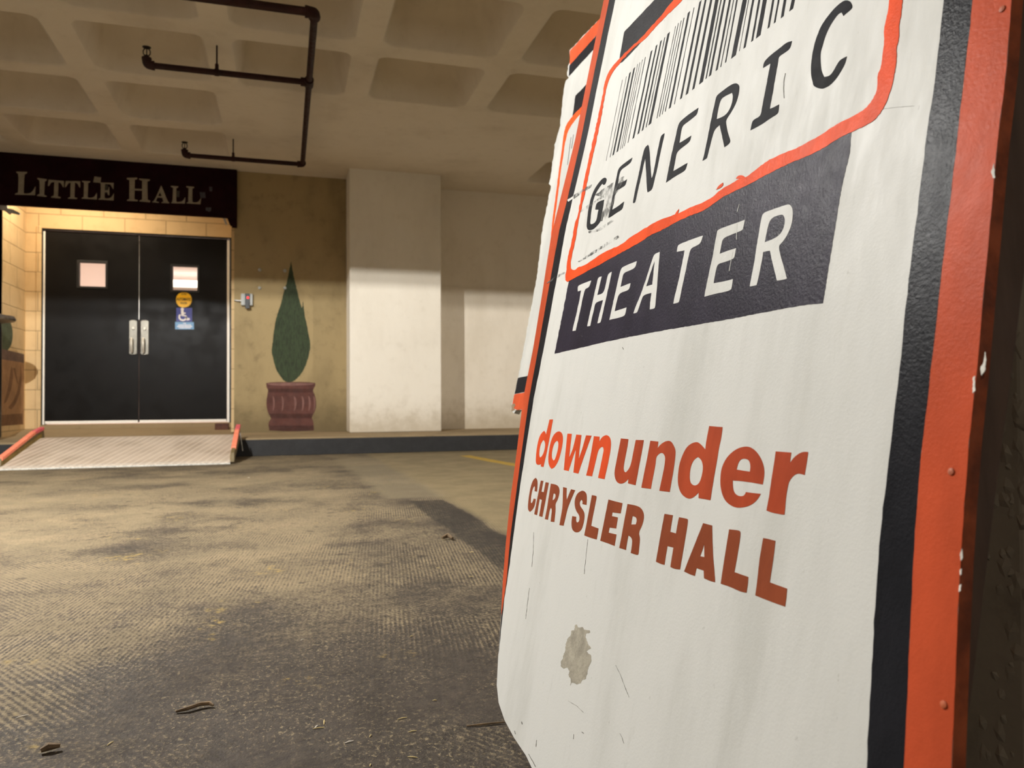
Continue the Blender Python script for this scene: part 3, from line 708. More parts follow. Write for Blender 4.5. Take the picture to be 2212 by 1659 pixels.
for u, uu, v0, nm in ((1, .018, .12, 'right'), (0, -.018, .0, 'left')):
    mb = MB(); mb.hexa([rp(u, .03, -.0), rp(u+uu, .03, -.0), rp(u+uu, 1, -.03), rp(u, 1, -.03)], [rp(u, .05, RH*.8), rp(u+uu, .05, RH*.8), rp(u+uu, .96, RH+.012), rp(u, .96, RH+.012)])
    rail = mb.build('side_rail', M['ramp_side'], t, bevel=.003)
    mb = MB(); d = -.0025 if u == 1 else .0025
    mb.hexa([rp(u+d, .05, .014), rp(u+d*.2, .05, .014), rp(u+d*.2, .9, .014), rp(u+d, .9, .014)], [rp(u+d, .05, RH*.6), rp(u+d*.2, .05, RH*.6), rp(u+d*.2, .9, RH*.6), rp(u+d, .9, RH*.6)])
    sub(mb.build('yellow_band', M['ramp_yellow'], rail), rail)
    segs = [(.2, .45), (.455, .72), (.725, .96)] if u else [(.05, .30), (.305, .55), (.555, .76), (.765, .96)]
    for i_, (v1, v2) in enumerate(segs):
        def lip(v, dz): return rp(u-uu*.18, v, RH*.8+(RH*.2+.012)*(v-.05)/.91+dz), rp(u+uu*1.18, v, RH*.8+(RH*.2+.012)*(v-.05)/.91+dz)
        a0, a1 = lip(v1, -.02); b0, b1 = lip(v2, -.02); c0, c1 = lip(v1, .006); e0, e1 = lip(v2, .006)
        mb = MB(); mb.hexa([a0, a1, b1, b0], [c0, c1, e1, e0])
        sub(mb.build('tape_wrap', M['tape_pink'] if i_ == len(segs)-1 else M['tape_orange'], rail, bevel=.003), rail)
p = rp(1.02, .62, .09); q2 = rp(1.03, .55, -.05)
mb = MB(); mb.tube([p+V((.012, 0, 0)), q2+V((.02, 0, 0))], .005, 8); mb.build('rail_pin', M['metal'], t)

# ------------------------------------------------------------------ sprinkler pipes
rt = on_z(470, 98, ZC); zp = CAM.z + (on_y(467.5, 156, rt.y).z-CAM.z)
def pp(x, y): return on_z(x, y, zp)
E1, T1, E2 = pp(684, 28), pp(666, 178), pp(652, 355)
mx = (E1.x+T1.x+E2.x)/3
E1, T1, E2 = V((mx, E1.y, zp)), V((mx, T1.y, zp)), V((mx, E2.y, zp))
H1, H2 = V((pp(318, 143).x, T1.y, zp)), V((pp(400, 338).x, E2.y, zp))
t = thing('sprinkler_pipework', (mx, T1.y, zp), 'dark red sprinkler pipework with two upright heads under the coffered ceiling', 'sprinkler pipe')
PR = .021
mb = MB(); mb.tube([(mx-6, E1.y, zp), (mx-.05, E1.y, zp)], PR*1.15, 14); mb.build('cross_pipe', M['pipe'], t, smooth=True)
mb = MB(); mb.tube([(mx, E1.y+.04, zp), (mx, E2.y-.03, zp)], PR, 14); mb.build('main_pipe', M['pipe'], t, smooth=True)
for A, E_ in ((H1, T1), (H2, E2)):
    mb = MB(); mb.tube([(A.x+.03, A.y, zp), (E_.x-.03, E_.y, zp)], PR*.95, 14); mb.build('branch_pipe', M['pipe'], t, smooth=True)
def elbow(c, d0, d1, R):
    mb = MB(); a, b = c+d0*R*2, c+d1*R*2
    path = [a, c+d0*R*1.6]; rad = [R*1.3, R*1.3]
    for k in range(6):
        s_ = k/5; path.append((c+d0*R)*(1-s_)**2 + c*2*s_*(1-s_)*1.0 + (c+d1*R)*s_**2); rad.append(R*1.18)
    path += [c+d1*R*1.6, b]; rad += [R*1.3, R*1.3]
    mb.tube(path, rad, 14); return mb.build('elbow', M['pipe'], t, smooth=True)
elbow(E1, V((-1,0,0)), V((0,1,0)), PR*1.25); elbow(E2, V((-1,0,0)), V((0,-1,0)), PR*1.1)
mb = MB(); mb.tube([T1+V((0,-.05,0)), T1+V((0,.05,0))], PR*1.45, 14); mb.tube([T1+V((-.055,0,0)), T1], PR*1.4, 14); mb.build('tee', M['pipe'], t, smooth=True)
for A in (H1, H2):
    elbow(A, V((1,0,0)), V((0,0,1)), PR*1.1)
    mb = MB(); b = A+V((0,0,PR*2))
    mb.tube([b, b+V((0,0,.02))], [PR*.8, PR*.6], 12)
    for s_ in (-1, 1): mb.tube([b+V((s_*.01,0,.015)), b+V((s_*.02,0,.03)), b+V((s_*.021,0,.048)), b+V((s_*.01,0,.066)), b+V((0,0,.07))], .004, 8)
    mb.tube([b+V((0,0,.02)), b+V((0,0,.066))], .0035, 8)
    hd = mb.build('sprinkler_head', M['brass'], t, smooth=True)
    mb = MB(); mb.tube([b+V((0,0,.069)), b+V((0,0,.073)), b+V((0,0,.076))], [.024, .027, .012], 18); sub(mb.build('deflector', M['brass'], hd, smooth=True), hd)
for (x, y), A in (((468, 155), T1), ((504, 344), E2)):
    hx = pp(x, y).x
    mb = MB(); mb.tube([(hx, A.y, zp), (hx, A.y, ZC+.005)], .0055, 8)
    mb.tube([(hx, A.y, zp+.015), (hx, A.y, zp+.055)], .012, 10); mb.tube([(hx-.014, A.y, zp), (hx+.014, A.y, zp)], PR*1.12, 14)
    mb.build('hanger_rod', M['pipe'], t, smooth=True)

# ------------------------------------------------------------------ the big theater sign
K1 = on_z(1050, 1525, .0)
dv = ray(582, 901).normalized(); ev = ray(2820, -8860).normalized(); ev = -ev if ev.z < 0 else ev
n1 = ev.cross(dv).normalized(); n1 = -n1 if n1.x > 0 else n1
P1 = Plane(K1, dv, ev, n1)
def uv(p):                                    # plane coordinates along dv (away) and ev (up)
    r = p-K1; a, b, c = dv.dot(dv), dv.dot(ev), ev.dot(ev); x, y = r.dot(dv), r.dot(ev); D = a*c-b*b
    return ((x*c-y*b)/D, (y*a-x*b)/D)
def from_uv(u, v): return K1+dv*u+ev*v
def vfloor(u, z=.002): return (z - K1.z - dv.z*u)/ev.z
VT = uv(P1.at(1326, -112))[1]
def extend(line, to_v, end):                  # lengthen a traced border line, straight, to a height on the sign
    p = [uv(P1.at(*q)) for q in line]
    a, b = (p[1], p[0]) if end == 0 else (p[-2], p[-1])
    s_ = (b[0]-a[0])/(b[1]-a[1]); q = (b[0]+s_*(to_v-b[1]), to_v)
    return [q]+p if end == 0 else p+[q]
Lout = [(1304.5,0),(1273,150),(1243,300),(1210.7,429.7),(1190,514),(1170.5,640),(1152,752),(1130.5,860),(1114,995.6),(1103.4,1073),(1094,1160),(1087,1246),(1083.3,1319),(1076,1420)]
Lcorner = [(1073,1480),(1077,1518),(1090,1556),(1110,1593),(1136,1632),(1158,1660)]
Lob = [(1316.2,0),(1285,150),(1255.5,300),(1225.9,430),(1208.5,497),(1182.5,640),(1163,752),(1143.2,860),(1124.2,995.6),(1114.2,1073),(1102.5,1160),(1095.3,1246),(1088,1301),(1083.2,1330)]
Lbw = [(1328.9,0),(1297.5,150),(1267.5,300),(1236.7,430),(1221.5,497),(1210.7,557.8),(1195.5,640),(1173,760),(1153.2,860),(1133.2,986.6),(1122.4,1059),(1108.8,1160),(1099.8,1228.5),(1089.8,1291.8),(1083.5,1351.5),(1077,1412)]
Rwb = [(2040,0),(2018.7,178),(1999,318),(1985,434),(1963,603),(1944,800),(1920,997),(1901.8,1147),(1888.8,1344),(1881,1489),(1872,1659)]
Rbo = [(2102,0),(2083.8,159),(2067,313),(2055,415),(2035.5,579),(2011,800),(1987,1012),(1972.7,1214.5),(1964,1422),(1952.5,1659)]
Roe = [(2185,0),(2175,145),(2156,299),(2139,482),(2110,800),(2093.5,955),(2083,1090),(2075,1214.5),(2067.6,1370),(2056,1659)]
def to_floor(line):
    p = extend(line, VT, 0); u_, v_ = p[-1]; a, b = p[-2], p[-1]; s_ = (b[0]-a[0])/(b[1]-a[1]); vf = vfloor(u_)
    return p + [(b[0]+s_*(vf-b[1]), vf)]
lo, lob, lbw = extend(Lout, VT, 0), extend(Lob, VT, 0), extend(Lbw, VT, 0)
cor = [uv(P1.at(*q_)) for q_ in Lcorner]
rwb, rbo, roe = to_floor(Rwb), to_floor(Rbo), to_floor(Roe)
ub_ = cor[-1][0]
bottom = [(ub_*(1-k_/10)+roe[-1][0]*k_/10, vfloor(ub_*(1-k_/10)+roe[-1][0]*k_/10)) for k_ in range(0, 10)]
outline = lo + cor[:-1] + bottom + roe[::-1]
base1 = from_uv(-.45, vfloor(-.45))
sign = thing('theater_sign', base1, 'large leaning white sign reading Generic Theater, Down Under, Chrysler Hall', 'sign')
TH = .011
mb = MB(); fr = [from_uv(*q_) for q_ in outline]; bk = [p_-n1*TH for p_ in fr]
tr = geometry.tessellate_polygon([[V((q_[0], q_[1], 0)) for q_ in outline]])
mb.v = fr+bk; N_ = len(fr); mb.mats = [M['white'], M['edge']]
for a in tr:
    f_ = list(a)
    if (fr[f_[1]]-fr[f_[0]]).cross(fr[f_[2]]-fr[f_[0]]).dot(n1) < 0: f_.reverse()
    mb.f.append(f_); mb.m.append(0); mb.f.append([k_+N_ for k_ in reversed(f_)]); mb.m.append(1)
for k_ in range(N_):
    k2 = (k_+1) % N_; mb.f.append([k_, k_+N_, k2+N_, k2]); mb.m.append(1)
mb.build('panel', None, sign, recalc=True)
def band(name, A, B, off, mat, parent=sign, amp=.0006, seed=4, fu=from_uv, nn=n1):
    """a painted stripe between two lines given in sign coordinates"""
    rnd = random.Random(seed)
    def dens(L):
        out = []
        for k_ in range(len(L)-1):
            for j_ in range(6): s_ = j_/6; out.append((L[k_][0]*(1-s_)+L[k_+1][0]*s_ + rnd.uniform(-amp, amp), L[k_][1]*(1-s_)+L[k_+1][1]*s_))
        return out+[L[-1]]
    poly = dens(A)+dens(B)[::-1]
    tr = geometry.tessellate_polygon([[V((q_[0], q_[1], 0)) for q_ in poly]]); mb = MB()
    top = [fu(*q_)+nn*off for q_ in poly]; N2 = len(top); mb.v = top+[p_-nn*off for p_ in top]
    for a in tr:
        f_ = list(a)
        if (top[f_[1]]-top[f_[0]]).cross(top[f_[2]]-top[f_[0]]).dot(nn) < 0: f_.reverse()
        mb.f.append(f_); mb.m.append(0)
    for k_ in range(N2):
        k2 = (k_+1) % N2; mb.f.append([k_, k2, k2+N2, k_+N2]); mb.m.append(0)
    return mb.build(name, mat, parent, recalc=False)
band('orange_stripe', lo[:-1], lob, .00024, M['orange'], amp=.0003)
band('black_stripe', lob, lbw, .00024, M['black'], amp=.0008)
band('black_stripe', rwb, rbo, .00024, M['black'], amp=.0005)
band('orange_stripe', rbo, roe, .00024, M['orange'], amp=.0003)
# artwork (parts of it run on above the photograph's edge, so they are finished here in sign coordinates)
def to_px(u_, v_):
    d_ = from_uv(u_, v_)-CAM; z_ = d_.dot(_f); return (IW/2+FPX*d_.dot(_r)/z_, IH/2-FPX*d_.dot(_u)/z_)
def line_uv(p, q):
    a, b = uv(P1.at(*p)), uv(P1.at(*q)); m_ = (b[1]-a[1])/(b[0]-a[0]); return lambda u_: a[1]+m_*(u_-a[0])
def side_uv(p, q):
    a, b = uv(P1.at(*p)), uv(P1.at(*q)); m_ = (b[0]-a[0])/(b[1]-a[1]); return lambda v_: a[0]+m_*(v_-a[1])
f_out, f_in = line_uv((1334.2,131.4), (1453.6,2.4)), line_uv((1341,134), (1470.5,4.8))
s_out, s_in = side_uv((1934,150), (1950,0)), side_uv((1904,147), (1921.4,0))
def corner(side, top, rad):
    v_ = VT; 
    for _ in range(8): u_ = side(v_); v_ = top(u_)
    pts_ = []
    for k_ in range(8):
        a = PI/2*k_/7; pts_.append(to_px(u_+rad*(1-math.cos(a)), v_-rad*(1-math.sin(a))))
    return pts_
b_top = line_uv((1348.7,68.7), (1413.8,0)); u_box = uv(P1.at(1839.4, 284))[0]
band('black_stripe', [(lbw[0][0], VT-.078), (rwb[0][0], VT-.078)], [(lbw[0][0], VT-.045), (rwb[0][0], VT-.045)], .00024, M['black'], amp=.0003)
band('orange_stripe', [(lob[0][0], VT-.045), (rbo[0][0], VT-.045)], [(lob[0][0], VT), (rbo[0][0], VT)], .00024, M['orange'], amp=.0003)
cA, cB, cC, cD, cE, cF, cG, cH = crop(1240,200,5.185), crop(1580,0,5.185), crop(1280,0,4.148), crop(1180,480,5.53), crop(1440,400,5.1833), crop(1130,890,5.027), crop(1440,890,6.506), crop(1380,1060,6.144)
paint('black_bar', [([(1348.7,68.7),(1413.8,0),to_px(u_box, b_top(u_box)),to_px(u_box, f_out(u_box)-.004),(1462,4),(1402,74),(1345,134),(1336,138)], [])], P1, .0006, M['black'], sign, smooth=0, amp=.3)
paint('black_box', [([(1198,764.3),(1213,690),(1229.7,604),(1300,566),(1400,505),(1500,458),(1600,402),(1700,352),(1790,306),(1839.4,284),(1836,330),(1818,405.8),(1797,535),(1778,655),(1727,660.5),(1649,675),(1575,689.4),(1440,712.5),(1370,725.5),(1299.3,740.4),(1250,752)], [])], P1, .0006, M['box'], sign, smooth=0, amp=.5, step=5)
outer = [(1303.6,200),(1291.1,257.9),(1281.5,302),(1271.8,344.6),(1261.2,392.9),(1254.5,433.4),(1247.7,470),(1242.4,480),(1237,516),(1226.1,559.6),(1224.3,577.7),(1220.7,604.8),(1226.1,609.3),(1234.2,604.8),(1251.4,595.7),(1274,583),(1295.7,572.2),(1313.8,561.4),(1335.5,550.5),(1353.6,539.7),(1384.3,523.4),(1402.4,509),(1429.5,498),(1456.7,481.8),(1494,464.6),(1519.1,456),(1544.2,438.6),(1563.5,425),(1586.6,413.5),(1613.6,401),(1646.4,383.3),(1677.8,366.4),(1709,352),(1745.3,337.5),(1780,320.6),(1811.4,299),(1838.4,286.4),(1880.9,266.2),(1898.2,250.7),(1911.7,229.5),(1921.4,204.4),(1929,179.4),(1933.9,150.4),(1937.8,127.3),(1936.4,104.1),(1942.6,84.9),(1942.6,55.9),(1947.4,27),(1950,0)] + corner(s_out, f_out, .05)
inner = corner(s_in, f_in, .035)[::-1] + [(1921.4,0),(1919.4,23.1),(1913.3,50.1),(1909.8,68.5),(1911.3,90.6),(1907.5,115.7),(1904,146.6),(1895.9,162),(1896.3,181.3),(1894.4,198.6),(1884.7,217.9),(1869.3,236.3),(1850,247.8),(1828.8,258.4),(1801.8,272),(1778.7,289.3),(1751.7,303.8),(1722.7,320),(1689.8,332.7),(1658.5,347.2),(1636.8,364),(1612.7,383.3),(1597,386),(1583.3,395.8),(1556.3,410.2),(1540.9,425.7),(1515.8,439.2),(1490.7,448.8),(1467.6,460.4),(1444.4,469),(1430.9,472.9),(1409.7,483.5),(1382.7,500),(1359.6,514.4),(1342.7,528.8),(1317.4,539.7),(1295.7,550.5),(1277.6,564),(1257.8,575.8),(1249.6,576.5),(1242.4,584),(1235.2,582.2),(1232.8,577.7),(1234.3,556),(1243,521.6),(1249.6,480),(1251.6,470),(1260.2,433.4),(1268.9,392.9),(1279.5,342.7),(1289.2,300),(1297.9,257.9),(1308.5,200),(1311.3,185.6),(1318,166.3),(1328.2,149.5),(1341,134),(1369,103.7),(1395.7,83),(1410.2,65),(1434.3,39.8),(1470.5,4.8)]
tl = [(1453.6,2.4),(1424.6,38.6),(1400.5,65),(1386,82),(1359.6,106),(1334.2,131.4),(1318.6,149.5),(1311.3,164),(1304.1,188)]
paint('orange_frame', [(outer+tl, [inner])], P1, .0012, M['orange_line'], sign, smooth=1, amp=.7, step=5)
for q_ in [(cA([(1595,1090),(1620,1045),(1670,1010),(1675,1035),(1650,1065)]), []), (cA([(1815,965),(1840,930),(1890,925),(1920,950),(1860,965)]), []), (cA([(1125,1380),(1150,1335),(1178,1305),(1170,1345),(1150,1385)]), [])]: paint('orange_splash', [q_], P1, .0013, M['orange_line'], sign, amp=.2)
bars = [(122,1440,3,268,715,3),(157,1410,4,305,685,4),(185,1390,14,337,650,14),(222,1360,14,375,608,14),(249,1340,4,405,575,4),(266,1330,4,425,560,4),(285,1310,4,448,535,4),(318,1280,5,475,512,5),(365,1240,15,530,455,15),(410,1200,16,575,405,14),(447,1170,14,615,365,14),(480,1142,7,648,335,6),(513,1115,24,683,295,22),(577,1060,5,745,235,5),(600,1045,5,770,208,5),(625,1025,5,795,185,5),(652,1000,7,820,160,7),(692,970,17,865,108,20),(733,935,6,910,68,6),(792,885,18,970,0,18),(845,845,22,1014,0,18),(903,800,20,1064,0,20),(972,745,34,1115,0,34),(1017,705,10,1152,0,10),(1052,680,20,1185,0,20),(1112,630,18,1232,0,18),(1149,600,8,1265,0,8),(1192,560,12,1295,0,14),(1263,510,42,1365,0,44),(1316,458,4,1400,0,6),(1362,430,20,1440,0,20),(1430,370,18,1495,0,18),(1485,330,40,1545,0,40),(1577,250,18,1620,0,20),(1632,205,16,1668,0,18),(1700,155,26,1725,0,28),(1780,90,34,1800,0,34)]
bar_top = line_uv(cC([(268,715)])[0], cC([(910,68)])[0])
sh = []
for (xb_, yb_, wb, xt, yt, wt) in bars:
    if yt == 0:
        p_, q_ = cC([(xb_, yb_)])[0], cC([(xt, 0)])[0]; sd = side_uv(p_, q_); v_ = VT-.2
        for _ in range(8): u_ = sd(v_); v_ = bar_top(u_)
        t2 = to_px(u_, v_); sc_ = 4.148; wt *= 1.08
        xt, yt = (t2[0]-1280)*sc_, t2[1]*sc_
    tb = .8 if wb > 8 else .7
    sh.append((cC([(xb_-wb/2, yb_+wb*tb*.5), (xb_+wb/2, yb_-wb*tb*.5), (xt+wt/2, yt-wt*tb*.6), (xt-wt/2, yt+wt*tb*.6)]), []))
paint('barcode', sh, P1, .0006, M['ink'], sign, smooth=0, amp=.25, step=14)
generic = [
 (cA([(345,950),(365,962),(366,985),(350,1030),(328,1035),(318,1020),(290,1055),(255,1110),(232,1160),(215,1210),(205,1260),(193,1330),(187,1400),(180,1460),(190,1475),(215,1470),(240,1450),(255,1420),(268,1340),(275,1312),(238,1310),(250,1240),(290,1215),(338,1200),(330,1260),(315,1340),(305,1420),(290,1455),(262,1490),(215,1535),(165,1545),(148,1525),(140,1495),(150,1400),(160,1310),(180,1220),(200,1150),(230,1080),(270,1020),(310,970)]), []),
 (cA([(655,728),(640,780),(600,815),(540,855),(520,880),(505,930),(492,1020),(555,998),(595,970),(582,1020),(570,1045),(520,1075),(480,1095),(465,1115),(452,1180),(432,1295),(427,1312),(470,1290),(562,1220),(550,1280),(537,1312),(480,1345),(410,1395),(385,1405),(400,1330),(425,1200),(455,1050),(475,960),(490,880),(508,840),(560,795),(620,752)]), []),
 (cA([(660,1238),(680,1120),(725,920),(765,720),(790,620),(828,585),(840,600),(850,700),(860,860),(868,960),(885,930),(920,740),(955,570),(975,480),(1015,455),(1005,510),(975,640),(930,860),(895,1010),(875,1090),(825,1118),(818,1095),(812,960),(803,820),(800,735),(785,790),(750,950),(720,1080),(690,1220),(680,1236)]), []),
 (cA([(1395,170),(1380,240),(1350,270),(1280,325),(1215,372),(1200,440),(1180,565),(1240,530),(1315,482),(1300,545),(1260,580),(1155,660),(1140,730),(1112,880),(1190,835),(1272,788),(1255,855),(1230,885),(1130,940),(1030,1010),(1045,930),(1075,780),(1110,620),(1145,470),(1170,350),(1215,300),(1300,235)]), []),
 (cC([(985,1442),(1000,1390),(1030,1250),(1060,1090),(1095,930),(1110,860),(1140,835),(1230,765),(1285,742),(1312,760),(1318,790),(1305,870),(1280,940),(1240,1010),(1200,1070),(1195,1100),(1215,1200),(1238,1260),(1225,1290),(1182,1320),(1170,1260),(1150,1170),(1140,1120),(1095,1160),(1075,1220),(1050,1320),(1030,1400),(1025,1420)]), [cC([(1112,1068),(1125,985),(1148,890),(1190,860),(1250,832),(1260,860),(1250,930),(1220,1000),(1180,1040),(1130,1062)])]),
 (cB([(680,460),(660,545),(600,590),(530,635),(525,690),(490,880),(460,1060),(430,1220),(470,1205),(535,1170),(530,1240),(520,1275),(440,1325),(330,1400),(214,1460),(230,1375),(250,1340),(330,1300),(345,1200),(380,1020),(410,860),(438,710),(355,762),(360,715),(385,670),(450,610),(540,540),(620,475)]), []),
 (cB([(1255,180),(1235,140),(1200,155),(1150,220),(1100,300),(1050,410),(1020,520),(998,590),(1000,700),(1010,800),(1040,862),(1090,855),(1130,820),(1180,730),(1210,680),(1255,650),(1295,632),(1280,700),(1240,780),(1190,860),(1150,910),(1100,960),(1050,985),(1015,998),(960,985),(918,960),(912,920),(895,860),(890,770),(900,650),(920,540),(950,430),(1000,300),(1060,210),(1130,120),(1200,50),(1265,5),(1310,5),(1340,25),(1358,70),(1350,100)]), [])]
o = paint('lettering', generic, P1, .0006, M['ink'], sign, amp=.25, step=5); o['label'] = 'black hand-painted word Generic'
theater = [
 (cD([(540,697),(520,765),(500,785),(465,798),(440,900),(410,1050),(355,1295),(316,1300),(330,1230),(365,1090),(395,950),(420,815),(380,828),(378,780),(390,755),(450,730)]), []),
 (cD([(665,647),(650,710),(612,872),(690,850),(720,720),(740,620),(785,592),(765,700),(720,900),(680,1080),(655,1190),(640,1205),(614,1208),(640,1090),(682,930),(590,960),(575,1030),(545,1160),(528,1240),(492,1245),(515,1130),(555,960),(600,760),(622,660)]), []),
 (cD([(1085,465),(1070,540),(1010,575),(925,607),(910,680),(890,775),(940,755),(1010,728),(1000,785),(980,815),(870,850),(845,950),(820,1065),(900,1040),(963,1018),(950,1090),(935,1122),(860,1145),(757,1168),(785,1040),(820,880),(860,700),(895,555),(930,530),(1010,495)]), []),
 (cD([(1360,355),(1345,520),(1330,720),(1315,900),(1305,1015),(1290,1035),(1240,1042),(1245,960),(1260,845),(1165,870),(1140,930),(1105,1040),(1085,1085),(1044,1090),(1080,990),(1130,870),(1190,700),(1250,510),(1285,400),(1310,375)]), [cD([(1300,465),(1280,510),(1240,630),(1198,768),(1270,745),(1280,650)])]),
 (cE([(410,565),(385,650),(340,678),(270,710),(245,820),(215,970),(175,1150),(145,1305),(130,1318),(78,1328),(100,1220),(140,1060),(175,890),(205,730),(118,748),(125,690),(140,665),(250,620)]), []),
 (cE([(880,390),(860,490),(845,510),(740,550),(632,595),(615,680),(598,770),(690,735),(782,705),(765,800),(750,828),(640,865),(572,885),(550,980),(530,1100),(640,1080),(745,1052),(735,1140),(720,1182),(560,1215),(426,1250),(450,1120),(490,930),(525,770),(565,540),(575,500),(680,460)]), []),
 (cE([(935,1135),(955,1020),(985,870),(1010,700),(1040,520),(1065,370),(1085,310),(1200,270),(1370,210),(1400,235),(1418,280),(1415,380),(1395,470),(1350,570),(1300,640),(1255,685),(1280,790),(1320,930),(1350,1045),(1335,1055),(1240,1070),(1220,990),(1190,870),(1160,735),(1085,750),(1070,850),(1040,1000),(1015,1115),(1000,1125)]), [cE([(1160,375),(1290,325),(1320,345),(1330,400),(1320,470),(1280,550),(1210,600),(1103,640),(1125,530)])])]
o = paint('lettering', theater, P1, .0012, M['letter_white'], sign, amp=.25, step=5); o['label'] = 'white hand-painted word Theater'
down = [
 (cF([(325,80),(308,180),(285,300),(255,450),(222,598),(193,592),(195,565),(175,575),(150,572),(138,545),(140,480),(150,390),(170,290),(195,235),(230,203),(245,225),(248,250),(265,180),(287,82)]), [cF([(222,303),(240,330),(240,380),(225,440),(205,480),(185,495),(175,470),(180,400),(195,340)])]),
 (cF([(385,205),(420,222),(435,270),(430,350),(410,440),(385,530),(345,600),(310,618),(285,590),(272,530),(280,430),(300,320),(335,240)]), [cF([(370,312),(385,330),(382,390),(365,460),(345,520),(330,527),(313,500),(312,450),(325,380),(345,330)])]),
 (cF([(482,235),(530,237),(520,320),(500,495),(540,410),(578,245),(635,250),(630,290),(612,420),(605,510),(640,410),(685,253),(745,257),(710,350),(650,520),(600,670),(547,657),(555,580),(575,405),(545,480),(495,642),(443,630),(455,500),(470,350)]), []),
 (cF([(770,262),(832,268),(828,325),(850,280),(885,255),(915,250),(945,275),(957,330),(950,420),(925,550),(885,730),(815,715),(840,600),(865,470),(878,410),(868,380),(845,380),(815,420),(795,510),(750,698),(685,690),(710,590),(740,440)]), [])]
o = paint('lettering', down, P1, .0006, M['down'], sign, amp=.12, step=6); o['label'] = 'bright orange word down'
under = [
 (cF([(1063,287),(1145,295),(1135,370),(1105,520),(1090,610),(1100,650),(1118,655),(1150,620),(1175,560),(1195,450),(1225,303),(1312,305),(1300,380),(1260,590),(1222,795),(1140,775),(1145,725),(1115,760),(1070,782),(1025,770),(998,720),(992,650),(1010,560),(1035,430)]), []),
 (cF([(1383,312),(1470,322),(1460,395),(1490,355),(1540,320),(1590,310),(1620,332),(1655,402),(1657,464),(1636,618),(1593,869),(1480,855),(1500,760),(1530,620),(1548,500),(1530,455),(1500,440),(1470,460),(1445,490),(1440,560),(1415,690),(1388,835),(1285,822),(1310,690),(1345,520)]), []),
 (cG([(600,197),(710,207),(788,212),(770,360),(735,520),(700,740),(660,960),(617,1240),(450,1210),(452,1130),(410,1175),(360,1210),(310,1222),(240,1185),(190,1120),(162,1020),(158,920),(175,760),(210,640),(270,510),(340,445),(420,418),(470,440),(545,525),(560,400)]), [cG([(440,632),(490,670),(515,760),(505,860),(475,970),(440,1020),(395,1037),(345,1010),(325,950),(328,840),(345,750),(385,670)])]),
 (cG([(1352,1020),(1190,990),(1050,972),(932,962),(932,1050),(950,1130),(990,1170),(1040,1185),(1080,1180),(1105,1155),(1115,1125),(1210,1138),(1325,1150),(1290,1215),(1230,1280),(1150,1325),(1060,1345),(970,1345),(880,1300),(820,1240),(780,1150),(757,1040),(757,920),(770,800),(820,680),(890,590),(990,515),(1090,485),(1170,488),(1250,540),(1310,620),(1350,700),(1375,800),(1375,900)]), [cG([(985,808),(1080,825),(1172,838),(1182,770),(1170,700),(1140,665),(1090,655),(1045,665),(1010,710)])]),
 (cG([(1535,553),(1755,570),(1745,640),(1735,715),(1780,650),(1850,590),(1920,558),(1992,562),(1970,720),(1942,887),(1850,860),(1790,890),(1740,950),(1715,1000),(1690,1130),(1675,1260),(1660,1440),(1640,1445),(1480,1415),(1405,1385),(1440,1200),(1480,920),(1515,700)]), [])]
o = paint('lettering', under, P1, .0006, M['under'], sign, amp=.12, step=6); o['label'] = 'rust orange word under'
